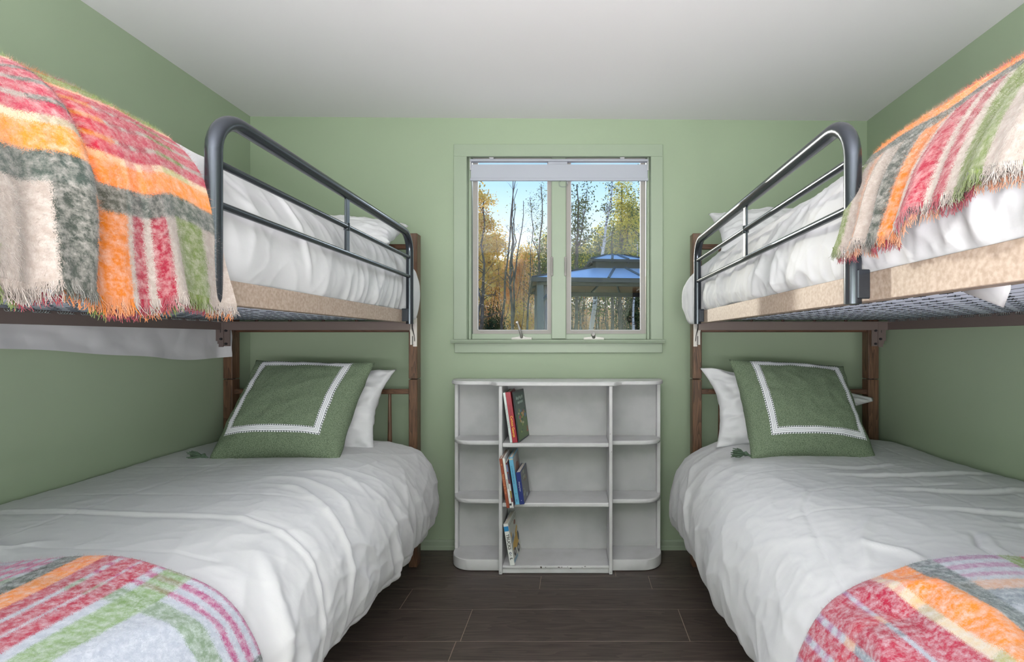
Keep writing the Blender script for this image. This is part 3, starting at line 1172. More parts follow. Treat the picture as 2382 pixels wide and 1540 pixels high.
book('slim patchwork coloured booklet squeezed between white and sky blue books', (-0.3120, 2.452, z2), tl, 0.03, 0.0068, 0.225, 0.20, (110, 44, 48),
     blocks=[(0.0, 0.03, (220, 220, 220)), (0.05, 0.085, (150, 130, 60)), (0.085, 0.12, (214, 214, 216)), (0.14, 0.17, (60, 60, 90)), (0.18, 0.215, (120, 130, 170))], hard=False)
pr = [([(0.05, 0.04), (0.96, 0.04), (0.96, 0.97), (0.05, 0.97)], (176, 170, 170)), (blob(.5, .7, .3, .12, 9, 4), (150, 110, 100)), (blob(.6, .45, .25, .1, 9, 5), (120, 140, 150))]
book('sky blue spined picture book on the middle shelf', (-0.3030, 2.500, z2), math.radians(8.4), 0.0, 0.0205, 0.238, 0.215, (104, 176, 212),
     texts=[('a snowy winter story', 0.15, 0.0105, (60, 110, 150), 0.0), ('III', 0.055, 0.008, (40, 80, 120), 0.0), ('press', 0.02, 0.006, (30, 50, 80), 0.0)], blocks=[(0.226, 0.232, (205, 200, 180))], prints=pr)
pr = [([(0.04, 0.03), (0.97, 0.03), (0.97, 0.97), (0.04, 0.97)], (108, 112, 112))]
for k in range(14):
    q = random.Random(k + 200)
    pr.append((blob(q.uniform(.15, .85), q.uniform(.1, .9), .1, .07, 7, k), q.choice([(150, 156, 140), (90, 100, 96), (170, 180, 190), (120, 100, 80)])))
book('short thick navy blue book, rightmost on the middle shelf', (-0.2810, 2.503, z2), math.radians(7.6), -0.05, 0.0225, 0.162, 0.195, (36, 52, 118),
     texts=[('sleeping bear', 0.09, 0.0095, (220, 226, 240), 0.0), ('x', 0.02, 0.008, (220, 226, 240), 0.0)], prints=pr)
z3 = 0.0435
pr = [([(0.03, 0.02), (0.98, 0.02), (0.98, 0.98), (0.03, 0.98)], (192, 194, 186)),
      ([(0.12, 0.30), (0.75, 0.20), (0.90, 0.36), (0.80, 0.52), (0.45, 0.50), (0.20, 0.44)], (204, 162, 48)),
      ([(0.55, 0.48), (0.72, 0.50), (0.92, 0.62), (0.88, 0.68), (0.60, 0.58)], (204, 162, 48)),
      ([(0.15, 0.46), (0.42, 0.51), (0.40, 0.64), (0.18, 0.60)], (104, 124, 140)),
      ([(0.12, 0.60), (0.20, 0.62), (0.20, 0.74), (0.12, 0.72)], (190, 150, 50)),
      (blob(.28, .22, .14, .10, 10, 1), (44, 46, 50)), (blob(.72, .16, .15, .11, 10, 2), (44, 46, 50)),
      (blob(.88, .40, .10, .12, 10, 6), (60, 66, 70)), (blob(.28, .22, .06, .045, 8, 1), (180, 180, 170)), (blob(.72, .16, .07, .05, 8, 2), (180, 180, 170)),
      (blob(.72, .80, .12, .06, 10, 3), (140, 82, 66)),
      ([(0.02, 0.03), (0.5, 0.02), (0.5, 0.10), (0.02, 0.12)], (116, 150, 170))]
for k in range(6):
    pr.append((blob(0.14 + 0.13 * k, 0.91, 0.05, 0.03, 7, 80 + k), (166, 170, 164)))
book('white truck picture book with blue block, leaning on the bottom shelf', (-0.3335, 2.527, z3), math.radians(9.5), -0.06, 0.0235, 0.212, 0.20, (224, 226, 224),
     texts=[('TRUCKS', 0.120, 0.021, (112, 110, 108), 0.0009), ('O', 0.062, 0.015, (40, 60, 96), 0.0006), ('I', 0.050, 0.014, (40, 50, 60), 0.0004), ('E.', 0.034, 0.016, (40, 44, 48), 0.0006)], blocks=[(0.174, 0.199, (42, 128, 184))], prints=pr)

# ================================================================== BUNK BEDS
def curve_pts(p0, p1, p2, n=8):
    """quarter round between p0 and p2 about corner p1"""
    out = []
    for k in range(n + 1):
        t = k / n * PI / 2
        a = 1 - math.sin(t)
        b_ = 1 - math.cos(t)
        out.append(tuple(p1[i] + (p0[i] - p1[i]) * a + (p2[i] - p1[i]) * b_ for i in range(3)))
    return out

def bunk(side, ax, wx, railx, wrailx, guardx, gz, b1z, b2z, gnear, gfar, zoff, label):
    """ax, wx: (x0,x1) of the aisle and wall posts; railx: outer face of the aisle side rail"""
    r = thing('bunk_bed', label, 'bed', ((ax[0] + wx[1]) / 2, 1.5, 0))
    ro = r.location[:]
    def P(mb, name, m, smooth=False, parent=None):
        o = mb.build(name, m, r, ro, smooth)
        if parent:
            o.parent = parent
        return o
    py0, py1 = 2.602, 2.664
    fy0, fy1 = 0.40, 0.462
    for (x0, x1) in (ax, wx):
        for (a, b_) in ((py0, py1), (fy0, fy1)):
            P(MB().box(x0, x1, a, b_, 0.0, 0.979, 0.003), 'lower_post', M['wood_v'])
            P(MB().box(x0, x1, a, b_, 0.983, 1.741, 0.003), 'upper_post', M['wood_v'])
            P(MB().tube([((x0 + x1) / 2, (a + b_) / 2, 0.97), ((x0 + x1) / 2, (a + b_) / 2, 0.99)], 0.018, 10), 'dowel', M['tube_dark'])
    xi0, xi1 = (wx[1], ax[0]) if side < 0 else (ax[1], wx[0])
    for (a, b_) in ((py0, py1), (fy0, fy1)):
        yc = (a + b_) / 2
        P(MB().box(xi0 - 0.004, xi1 + 0.004, yc - 0.012, yc + 0.014, 1.226, 1.275, 0.002), 'crosspiece', M['wood_h'])
        P(MB().box(xi0 - 0.004, xi1 + 0.004, yc - 0.012, yc + 0.014, 0.30, 0.40, 0.002), 'crosspiece', M['wood_h'])
        for zr in (0.914, 1.675):
            P(MB().box(xi0 - 0.004, xi1 + 0.004, yc - 0.012, yc + 0.012, zr - 0.0135, zr + 0.0135, 0.004, 2), 'headboard_rail', M['wood_h'])
            zb = 0.40 if zr < 1 else 1.275
            n = 5
            for k in range(n):
                x = xi0 + (xi1 - xi0) * (k + 0.62) / (n + 0.24)
                h_ = zr - 0.012 - zb
                prof = [(0.0075, zb), (0.009, zb + h_ * 0.15), (0.0125, zb + h_ * 0.42), (0.011, zb + h_ * 0.6), (0.0078, zb + h_)]
                P(MB().lathe(prof, x, yc, 10), 'spindle', M['wood_v'], 'auto')
    # metal bed frame of the upper bunk
    z0, z1_ = 1.268 + zoff, 1.327 + zoff
    ya, yb = 0.50, 2.50
    sg = -side         # direction from bed towards the aisle
    xin = railx - sg * 0.004
    m = MB()
    m.box(min(railx, xin), max(railx, xin), ya, yb - 0.045, z0, z1_, 0.0012)
    x2 = railx - sg * 0.036
    m.box(min(xin, x2), max(xin, x2), ya, yb - 0.045, z0, z0 + 0.004, 0.0008)
    P(m, 'side_rail', M['rail_metal'])
    m = MB()
    xw2 = wrailx + sg * 0.004
    m.box(min(wrailx, xw2), max(wrailx, xw2), ya, yb, 1.236, 1.296, 0.0012)
    xw3 = wrailx + sg * 0.03
    m.box(min(xw2, xw3), max(xw2, xw3), ya, yb, 1.292, 1.296)
    P(m, 'side_rail', M['bracket_metal'])  # same tan rail, its shade put into the colour
    for yy in (yb, ya):
        m = MB()
        m.box(min(railx, wrailx), max(railx, wrailx), yy - 0.004, yy, 1.234, 1.276, 0.001)
        m.box(min(railx, wrailx), max(railx, wrailx), yy - 0.036, yy - 0.004, 1.272, 1.276)
        P(m, 'end_rail', M['bracket_metal'])
    # wall-side corner bracket
    if side < 0:
        xb, sx_ = -1.732, -1
    else:
        xb, sx_ = 1.480, 1
    poly = [(0, 1.272), (0.088, 1.272), (0.088, 1.250), (0.070, 1.235), (0.070, 1.180), (0.062, 1.180), (0.062, 1.166), (0.056, 1.166), (0.056, 1.150), (0.034, 1.150), (0.034, 1.154), (0.0, 1.154)]
    br = P(MB().prism([(xb + sx_ * p[0], p[1]) for p in poly], 'y', yb + 0.001, yb + 0.006), 'corner_bracket', M['bracket_metal'])
    P(MB().box(min(xb + sx_ * 0.028, xb + sx_ * 0.031), max(xb + sx_ * 0.028, xb + sx_ * 0.031), yb - 0.006, yb + 0.001, 1.154, 1.272), 'bracket_seam', M['bracket_metal'], parent=br)
    for (dx, zz) in ((0.017, 1.232), (0.017, 1.166), (0.042, 1.190)):
        q = MB()
        q.tube([(xb + sx_ * dx, yb - 0.006, zz), (xb + sx_ * dx, yb + 0.003, zz)], 0.006, 10)
        P(q, 'bolt', M['tube_dark'], 'auto', parent=br)
    P(MB().box(min(xb + sx_ * 0.046, xb + sx_ * 0.048), max(xb + sx_ * 0.046, xb + sx_ * 0.048), yb - 0.0005, yb + 0.002, 1.222, 1.258), 'bracket_slot', M['tube_dark'], parent=br)
    # pale hook plate on the aisle post: two prongs with a dark slot between them
    xp0 = ax[0] if side < 0 else ax[1]
    s2 = 1 if side < 0 else -1
    p1 = [(0.002, 1.300), (0.018, 1.300), (0.021, 1.240), (0.030, 1.205), (0.031, 1.160), (0.012, 1.160), (0.012, 1.225), (0.003, 1.262)]
    p2 = [(0.022, 1.300), (0.050, 1.300), (0.050, 1.151), (0.030, 1.151), (0.027, 1.156), (0.0325, 1.160), (0.0325, 1.204), (0.0235, 1.240)]
    p1 = [(q[0] * 0.9, q[1]) for q in p1]
    p2 = [(q[0] * 0.9, q[1]) for q in p2]
    m = MB()
    m.prism([(xp0 + s2 * q[0], q[1]) for q in p1], 'y', py0 - 0.006, py0 - 0.001)
    m.prism([(xp0 + s2 * q[0], q[1]) for q in p2], 'y', py0 - 0.006, py0 - 0.001)
    hp = P(m, 'hook_plate', M['plate_metal'])
    slot = [(0.020, 1.30), (0.021, 1.245), (0.033, 1.205), (0.034, 1.180), (0.038, 1.176), (0.038, 1.19), (0.036, 1.207), (0.026, 1.25), (0.025, 1.30)]
    P(MB().prism([(xp0 + s2 * q[0] * 0.95, q[1]) for q in slot], 'y', py0 - 0.0066, py0 - 0.0058), 'hook_slot', M['tube_dark'], parent=hp)
    slot = [(0.022, 1.158), (0.022, 1.204), (0.026, 1.207), (0.026, 1.158)]
    P(MB().prism([(xp0 + s2 * q[0] * 0.95, q[1]) for q in slot], 'y', py0 - 0.0066, py0 - 0.0058), 'hook_slot', M['tube_dark'], parent=hp)
    # arm joining the rail to the plate
    xa = railx - sg * 0.002
    P(MB().box(min(xa, xa - sg * 0.004), max(xa, xa - sg * 0.004), yb - 0.05, py0 - 0.001, 1.272, 1.30, 0.001), 'hook_arm', M['plate_metal'])
    # link-spring deck
    zs = 1.2815
    xa_, xb_ = sorted((railx - sg * 0.045, wrailx + sg * 0.05))
    w = MB()
    nx, ny = 13, 28
    for i in range(nx):
        x = xa_ + (xb_ - xa_) * (i + 0.5) / nx
        for j in range(ny):
            y0_ = ya + 0.06 + (yb - ya - 0.12) * j / ny
            y1_ = ya + 0.06 + (yb - ya - 0.12) * (j + 1) / ny
            dl = y1_ - y0_
            q = 0.007
            e = 0.004 * (((i * 7 + j * 3) % 5) - 2)
            w.tube([(x - q, y0_ + dl * 0.02, zs), (x + q * 0.6, y0_ + dl * 0.88, zs)], 0.0005, 4, cap=False)
            w.tube([(x - q * 1.2, y0_ + dl * 0.72 + e, zs), (x + q * 0.9, y0_ + dl * 1.02 + e, zs - 0.001)], 0.0014, 4, cap=False)
            w.tube([(x + q * 0.9, y0_ + dl * 0.80 + e, zs), (x - q * 0.9, y0_ + dl * 1.12 + e, zs - 0.001)], 0.0012, 4, cap=False)
    o = P(w, 'link_springs', M['wire'], True)
    o['kind'] = 'stuff'
    cs = MB()
    for k in range(24):
        yy = ya + 0.08 + k * 0.08
        x0 = wrailx + sg * 0.010
        pts = [(x0 + sg * 0.004 + 0.0065 * math.cos(a * 0.9), yy + a * 0.0013, 1.281 + 0.0065 * math.sin(a * 0.9)) for a in range(0, 42)]
        cs.tube(pts, 0.0011, 3, cap=False)
    o = P(cs, 'coil_springs', M['coil'], True)
    o['kind'] = 'stuff'
    # guard rail
    zb_ = 1.262
    R = 0.088
    pts = [(guardx, gnear, zb_)] + curve_pts((guardx, gnear, gz - R), (guardx, gnear, gz), (guardx, gnear + R, gz)) + \
        curve_pts((guardx, gfar - R, gz), (guardx, gfar, gz), (guardx, gfar, gz - R)) + [(guardx, gfar, zb_)]
    g = MB()
    g.tube(pts, 0.0172, 20)
    gr = P(g, 'guard_rail', M['tube'], 'auto')
    gr['label'] = 'glossy charcoal tubular guard rail'
    P(MB().tube([(guardx, gnear, b1z), (guardx, gfar, b1z)], 0.0088, 14), 'guard_bar', M['tube'], 'auto', gr)
    P(MB().tube([(guardx, gnear, b2z), (guardx, gfar, b2z)], 0.0088, 14), 'guard_bar', M['tube'], 'auto', gr)
    ym = (gnear + gfar) / 2 - 0.01
    P(MB().box(guardx - 0.004, guardx + 0.004, ym - 0.011, ym + 0.015, b2z - 0.002, gz - 0.01, 0.0015), 'guard_upright', M['tube'], False, gr)
    P(MB().tube([(guardx, ym, b1z - 0.012), (guardx, ym, b1z + 0.012)], 0.0105, 10), 'guard_collar', M['tube'], 'auto', gr)
    for yy, dy in ((gnear, -1), (gfar, 1)):
        q = MB()
        a0, a1 = sorted((yy - dy * 0.004, yy - dy * 0.026))
        if yy == gnear:
            a0, a1 = yy - 0.020, yy - 0.010
        q.box(min(guardx, railx - sg * 0.001), max(guardx, railx), a0, a1, z0 + 0.004, z1_ + 0.006, 0.002)
        P(q, 'guard_clamp', M['tube'], False, gr)
    return r

bunk(-1, (-0.872, -0.827), (-1.838, -1.791), -0.829, -1.775, -0.800, 1.694, 1.581, 1.489, 1.104, 2.405, 0.002,
     'bunk bed with dark wood posts against the left green wall')
bunk(+1, (0.607, 0.655), (1.523, 1.577), 0.611, 1.560, 0.585, 1.660, 1.567, 1.467, 1.057, 2.410, 0.0,
     'bunk bed with dark wood posts against the right green wall')

# ------------------------------------------------------------------ mattresses
def mattress(label, x0, x1, y0, y1, z0, z1, group):
    b_ = bmesh.new()
    loc = ((x0 + x1) / 2, (y0 + y1) / 2, z0)
    mb = MB().box(x0, x1, y0, y1, z0, z1, 0.035, 4)
    o = mb.build('mattress', M['mattress'], None, loc, True)
    tag(o, label, 'mattress', group)
    pz = MB()
    for zz in (z0 + 0.012, z1 - 0.012):
        i = 0.008
        pz.tube([(x0 + i, y0 + i + .03, zz), (x0 + i, y1 - i - .03, zz), (x0 + i + .03, y1 - i, zz), (x1 - i - .03, y1 - i, zz), (x1 - i, y1 - i - .03, zz), (x1 - i, y0 + i + .03, zz), (x1 - i - .03, y0 + i, zz), (x0 + i + .03, y0 + i, zz)], 0.006, 6, closed=True)
    q = pz.build('piping', M['mattress'], None, (0, 0, 0), True)
    q.parent = o
    q.data.transform(Matrix.Translation(-Vector(loc)))
    return o
mattress('pale mattress lying on the springs of the left upper bunk', -1.772, -0.885, 0.52, 2.47, 1.284, 1.50, None)
mR = mattress('pale mattress lying on the springs of the right upper bunk', 0.668, 1.556, 0.52, 2.47, 1.284, 1.50, None)
mattress('mattress of the left lower bunk hidden under its duvet', -1.80, -0.90, 0.50, 2.58, 0.40, 0.60, None)
mattress('mattress of the right lower bunk hidden under its duvet', 0.68, 1.55, 0.50, 2.58, 0.40, 0.60, None)
# cloth care tag dangling below the right mattress
tg = MB()
ytag = 0.78
tg.add([(0.640, 0.735, 1.283), (0.652, 0.80, 1.286), (0.66, 0.87, 1.279), (0.648, 0.745, 1.262), (0.668, 0.79, 1.246), (0.665, 0.85, 1.266), (0.672, 0.785, 1.238)],
       [(0, 1, 4, 3), (1, 2, 5, 4), (3, 4, 6), (4, 5, 6)])
q = tg.build('care_tag', M['duvet'], None, (0, 0, 0), True)
q.modifiers.new('thick', 'SOLIDIFY').thickness = 0.0015
q.parent = mR
q.data.transform(Matrix.Translation(-mR.location))

# ------------------------------------------------------------------ duvets
def crumple(S_, T_c, seed, scale=5.0, amp=0.004):
    a = 1 - np.abs(pn(S_ * scale, T_c * scale, seed))
    b_ = 1 - np.abs(pn(S_ * scale * 1.9 + 5, T_c * scale * 1.9, seed + 1))
    return amp * (a ** 6 + 0.5 * b_ ** 7)

def crease(S_, T_c, pts, amp, w):
    d = polydist(S_, T_c, pts)
    a, b_ = np.array(pts[0], float), np.array(pts[-1], float)
    L = np.hypot(*(b_ - a)) + 1e-9
    q = ((S_ - a[0]) * (b_ - a)[0] + (T_c - a[1]) * (b_ - a)[1]) / L / L
    return amp * np.exp(-(d / w) ** 2) * sstep(-0.12, 0.28, q) * sstep(1.12, 0.72, q)

# ----- left lower
PLL = Profile([(-1.835, 0.57), (-1.825, 0.655), (-1.74, 0.678), (-1.4, 0.684), (-1.05, 0.682), (-0.90, 0.664), (-0.785, 0.618), (-0.715, 0.52), (-0.688, 0.41), (-0.69, 0.33), (-0.71, 0.25)])
def h_ll(S_, T_c, p):
    sc = p.s_of_x(-0.86)
    top = p.s_of_x(-1.2)
    w = sstep(top, sc + 0.12, S_)
    wd = sstep(sc - 0.05, p.L, S_)
    h = 0.010 * pn(S_ * 2.2, T_c * 2.0, 1) * sstep(0, 0.15, S_)
    warp = 0.55 * pn(S_ * 2.5, T_c * 3.0, 2) + 0.9 * pn(S_ * 1.2, T_c * 1.3, 3)
    h += wd * 0.028 * (pleat(T_c - 0.25 * (S_ - sc), S_, 3.6, 1.0, 14) - 0.6)
    cl = np.exp(-((T_c - 1.86) / 0.30) ** 2)
    h += w * cl * 0.013 * (pleat(T_c + 0.1 * (S_ - sc), S_, 9.0, 1.2, 15) - 0.6)
    h += wd * 0.008 * (pleat(T_c, S_, 8.0, 1.5, 16) - 0.6)
    sx = lambda x: p.s_of_x(x)
    # long crease across the bed
    cr1 = [(0.1, 1.47), (sx(-1.4), 1.455), (sx(-1.15), 1.44), (sx(-0.95), 1.43), (sx(-0.80), 1.40), (sx(-0.71), 1.34)]
    d = polydist(S_, T_c, cr1)
    sgn = np.sign(T_c - 1.44)
    h += 0.0042 * np.exp(-(d / 0.009) ** 2) - 0.004 * np.exp(-((d - 0.016) / 0.014) ** 2) * (sgn < 0)
    h += crease(S_, T_c, [(sx(-1.15), 1.83), (sx(-1.0), 1.80), (sx(-0.85), 1.74), (sx(-0.74), 1.66)], 0.010, 0.012)
    h += crease(S_, T_c, [(sx(-1.10), 1.74), (sx(-0.95), 1.70), (sx(-0.80), 1.60), (sx(-0.70), 1.50)], 0.010, 0.013)
    h += crease(S_, T_c, [(sx(-1.05), 1.90), (sx(-0.9), 1.90), (sx(-0.76), 1.84)], 0.009, 0.014)
    h += crease(S_, T_c, [(sx(-0.84), 1.30), (sx(-0.74), 1.22), (sx(-0.70), 1.12), (p.L, 1.05)], 0.016, 0.026)
    h += crease(S_, T_c, [(sx(-1.3), 1.16), (sx(-1.55), 1.24)], 0.006, 0.012)
    h += crease(S_, T_c, [(sx(-1.5), 1.25), (sx(-1.36), 1.19), (sx(-1.3), 1.24)], 0.006, 0.012)
    # stitched quilting seams
    h -= 0.0035 * np.exp(-((S_ - sx(-1.45)) / 0.004) ** 2)
    for tt in (1.20, 1.62, 2.0):
        h -= 0.0025 * np.exp(-((T_c - tt - 0.01 * pn(S_ * 3, T_c * 0, 9)) / 0.005) ** 2) * (S_ < sc)
    h += crumple(S_ * 1.5, T_c, 5, 3.8, 0.0045) * (0.35 + 0.8 * w) + crumple(S_, T_c * 1.6, 6, 7.0, 0.0014)
    # hem seam
    h += -0.004 * np.exp(-((S_ - (p.L - 0.045)) / 0.004) ** 2) * (T_c < 3)
    return h
hv = lambda T_c: 0.02 * pn(T_c * 2.1, T_c * 0, 12) + 0.012 * pn(T_c * 6, T_c * 0, 13)
o, _, _, _, _ = cloth('duvet', PLL, 0.48, 2.575, 230, 360, h_ll, M['duvet'], -1, hv, loc=(-1.27, 1.5, 0.6), roll_end=0.07, roll_hem=0.03)
tag(o, 'white crumpled duvet over the left lower bunk, hanging to the floor gap', 'duvet')

# ----- right lower
PRL = Profile([(1.640, 0.55), (1.630, 0.645), (1.55, 0.680), (1.2, 0.686), (0.82, 0.684), (0.69, 0.664), (0.565, 0.600), (0.498, 0.49), (0.474, 0.38), (0.478, 0.31), (0.495, 0.245)])
def h_rl(S_, T_c, p):
    sc = p.s_of_x(0.64)
    top = p.s_of_x(0.95)
    sx = lambda x: p.s_of_x(x)
    w = sstep(top, sc + 0.12, S_)
    wd = sstep(sc - 0.02, p.L, S_)
    h = 0.012 * pn(S_ * 2.3, T_c * 2.1, 21) * sstep(0, 0.15, S_)
    warp = 0.5 * pn(S_ * 2.5, T_c * 3.0, 22) + 0.9 * pn(S_ * 1.1, T_c * 1.4, 23)
    h += wd * 0.026 * (pleat(T_c - 0.2 * (S_ - sc), S_, 3.2, 1.0, 17) - 0.6)
    cl = np.exp(-((T_c - 2.15) / 0.25) ** 2)
    h += w * cl * 0.012 * (pleat(T_c, S_, 8.0, 1.2, 18) - 0.6)
    h += wd * 0.008 * (pleat(T_c, S_, 7.0, 1.6, 19) - 0.6)
    # creases running across the bed near the wall
    for tt, a, b_, am in ((1.86, 1.6, 0.95, .011), (1.66, 1.6, 1.05, .010), (1.46, 1.62, 1.0, .011), (1.34, 1.6, 1.15, .009), (1.98, 1.3, 0.9, .007), (1.20, 1.6, 1.2, .010)):
        pts = [(sx(a), tt + 0.02), (sx((a + b_) / 2), tt - 0.015), (sx(b_), tt + 0.03)]
        h += 0.6 * crease(S_, T_c, pts, am, 0.012)
        h -= 0.4 * crease(S_, T_c + 0.022, pts, am, 0.016)
    # pinched wrinkle near the throw
    h -= crease(S_, T_c, [(sx(1.03), 1.30), (sx(0.985), 1.22), (sx(0.975), 1.12)], 0.012, 0.006)
    h += crease(S_, T_c, [(sx(1.05), 1.29), (sx(1.01), 1.20), (sx(1.0), 1.12)], 0.005, 0.010)
    # rounded inner edge line of the mattress top
    d = polydist(S_, T_c, [(sx(1.3), 1.72), (sx(0.92), 1.72), (sx(0.78), 1.66), (sx(0.70), 1.54), (sx(0.64), 1.30), (sx(0.60), 1.1), (sx(0.58), 0.9)])
    h -= 0.0035 * np.exp(-(d / 0.006) ** 2)
    h += 0.0015 * np.exp(-((d - 0.02) / 0.016) ** 2)
    h += crease(S_, T_c, [(sx(0.56), 2.35), (sx(0.5), 2.2), (p.L - 0.1, 2.1)], 0.012, 0.02)
    h += crease(S_, T_c, [(sx(0.72), 1.28), (sx(0.78), 1.2), (sx(0.80), 1.12)], 0.009, 0.016)
    h += crease(S_, T_c, [(sx(0.84), 1.42), (sx(0.74), 1.30), (sx(0.66), 1.12)], 0.008, 0.015)
    for xx in (1.2, 1.42):
        h -= 0.003 * np.exp(-((S_ - sx(xx)) / 0.004) ** 2)
    for tt in (1.5, 1.95):
        h -= 0.0025 * np.exp(-((T_c - tt - 0.012 * pn(S_ * 3, T_c * 0, 29)) / 0.005) ** 2) * (S_ < sc)
    h += crumple(S_ * 1.4, T_c, 25, 3.6, 0.005) * (0.5 + 0.5 * w) + crumple(S_, T_c * 1.6, 26, 7.0, 0.0015)
    return h
hv2 = lambda T_c: 0.02 * pn(T_c * 2.0, T_c * 0, 32) + 0.010 * pn(T_c * 6, T_c * 0, 33)
o, _, _, _, _ = cloth('duvet', PRL, 0.48, 2.575, 230, 360, h_rl, M['duvet'], 1, hv2, loc=(1.06, 1.5, 0.6), roll_end=0.07, roll_hem=0.03)
tag(o, 'white crumpled duvet over the right lower bunk, hanging to the floor gap', 'duvet')

# ----- left upper (hangs down behind the frame on the wall side)
PLU = Profile([(-1.818, 1.115), (-1.826, 1.22), (-1.828, 1.40), (-1.80, 1.54), (-1.71, 1.625), (-1.4, 1.658), (-1.1, 1.665), (-0.985, 1.656), (-0.905, 1.622), (-0.850, 1.55), (-0.826, 1.46), (-0.826, 1.38), (-0.845, 1.318)])
def h_lu(S_, T_c, p):
    sc = p.L - 0.36
    top = sc - 0.12
    w = sstep(top, sc + 0.1, S_)
    h = 0.008 * pn(S_ * 2.4, T_c * 2.3, 41)
    warp = 0.5 * pn(S_ * 3, T_c * 3.5, 42) + 0.6 * pn(S_ * 1.5, T_c * 1.5, 43)
    far = sstep(1.45, 2.0, T_c)
    low = sstep(p.L - 0.24, p.L - 0.03, S_)
    h += w * (0.010 + 0.010 * low) * (pleat(T_c + 0.2 * (S_ - sc), S_, 3.5, 1.5, 34) - 0.6) * (1 - 0.4 * far)
    h += low * far * 0.014 * (pleat(T_c, S_, 10, 1.6, 35) - 0.6)
    h += w * far * 0.009 * (pleat(T_c + 0.4 * (S_ - sc), S_, 7, 2.0, 36) - 0.6)
    h += crease(S_, T_c, [(sc - 0.02, 1.50), (sc + 0.10, 1.50), (sc + 0.22, 1.53), (p.L - 0.05, 1.56)], 0.007, 0.012)
    h += crease(S_, T_c, [(sc + 0.06, 1.15), (sc + 0.16, 1.30), (sc + 0.2, 1.48)], 0.006, 0.014)
    h += crumple(S_, T_c, 45, 5.0, 0.0035) * (0.5 + 0.5 * w)
    bk_ = sstep(0.35, 0.0, S_)
    h += bk_ * (0.012 * pn(S_ * 7, T_c * 4, 52) + 0.008 * pn(S_ * 16, T_c * 7, 53))
    return h
def ex_lu(V, S_, T_c, tot):
    # sagging bottom line of the cloth behind the frame, lower towards the head end
    lo = sstep(0.22, 0.0, S_)
    V[..., 2] += lo * (0.052 * (1 - sstep(1.3, 2.3, T_c)) - 0.020 * sstep(1.8, 2.4, T_c) + 0.016 * pn(T_c * 3, T_c * 0, 47))
    # the hem is tucked behind the upper edge of the rail
    low = sstep(1.338, 1.318, V[..., 2]) * (S_ > tot * 0.6)
    V[..., 0] = V[..., 0] * (1 - low) + np.minimum(V[..., 0], -0.838) * low
    # the head end corner bulges past the rail
    far = sstep(2.38, 2.50, T_c) * sstep(tot - 0.40, tot - 0.2, S_)
    V[..., 0] += far * 0.028
    V[..., 2] -= far * sstep(tot - 0.15, tot, S_) * 0.035
    return V
o, _, _, _, _ = cloth('duvet', PLU, 0.50, 2.57, 240, 340, h_lu, M['duvet'], -1, lambda T_c: 0.012 * pn(T_c * 3.0, T_c * 0, 48), loc=(-1.3, 1.5, 1.3), roll_end=0.05, roll_hem=0.015, extra=ex_lu)
tag(o, 'white duvet on the left upper bunk behind its guard rail', 'duvet')

# ----- right upper
PRU = Profile([(1.628, 1.42), (1.622, 1.54), (1.54, 1.625), (1.2, 1.650), (0.84, 1.648), (0.755, 1.632), (0.69, 1.592), (0.642, 1.53), (0.612, 1.45), (0.606, 1.38), (0.626, 1.318)])
def h_ru(S_, T_c, p):
    sc = p.L - 0.36
    w = sstep(sc - 0.12, sc + 0.1, S_)
    h = 0.008 * pn(S_ * 2.4, T_c * 2.3, 61)
    warp = 0.5 * pn(S_ * 3, T_c * 3.5, 62) + 0.7 * pn(S_ * 1.5, T_c * 1.5, 63)
    low = sstep(p.L - 0.26, p.L - 0.03, S_)
    h += w * (0.010 + 0.014 * low) * (pleat(T_c - 0.4 * (S_ - sc), S_, 4.5, 1.5, 37) - 0.6)
    h += w * 0.011 * (pleat(T_c - 0.45 * (S_ - sc), S_, 8, 1.6, 38) - 0.6)
    h += crease(S_, T_c, [(sc, 1.28), (sc + 0.12, 1.42), (sc + 0.25, 1.50), (p.L, 1.52)], 0.010, 0.016)
    h += crease(S_, T_c, [(sc, 1.45), (sc + 0.12, 1.55), (sc + 0.25, 1.63)], 0.008, 0.014)
    h += crease(S_, T_c, [(sc + 0.12, 0.72), (sc + 0.22, 0.74), (p.L, 0.76)], 0.012, 0.018)
    h += crease(S_, T_c, [(sc + 0.15, 0.90), (sc + 0.30, 0.93)], 0.010, 0.014)
    h += crease(S_, T_c, [(sc + 0.16, 1.00), (sc + 0.24, 0.88)], 0.007, 0.010)
    h += crumple(S_, T_c, 65, 5.5, 0.006) * (0.5 + 0.5 * w) + w * crumple(S_, T_c * 1.5, 66, 9.0, 0.003)
    return h
def ex_ru(V, S_, T_c, tot):
    low = sstep(1.338, 1.318, V[..., 2]) * (S_ > tot * 0.6)
    V[..., 0] = V[..., 0] * (1 - low) + np.maximum(V[..., 0], 0.620) * low
    far = sstep(2.41, 2.48, T_c) * sstep(tot - 0.32, tot - 0.12, S_)
    V[..., 0] -= far * 0.062
    V[..., 2] -= far * sstep(tot - 0.18, tot, S_) * 0.055
    return V
o, _, _, _, _ = cloth('duvet', PRU, 0.50, 2.56, 220, 340, h_ru, M['duvet'], 1, lambda T_c: 0.016 * pn(T_c * 3.2, T_c * 0, 68), loc=(1.1, 1.5, 1.3), roll_end=0.05, roll_hem=0.015, extra=ex_ru)
tag(o, 'white rumpled duvet on the right upper bunk behind its guard rail', 'duvet')

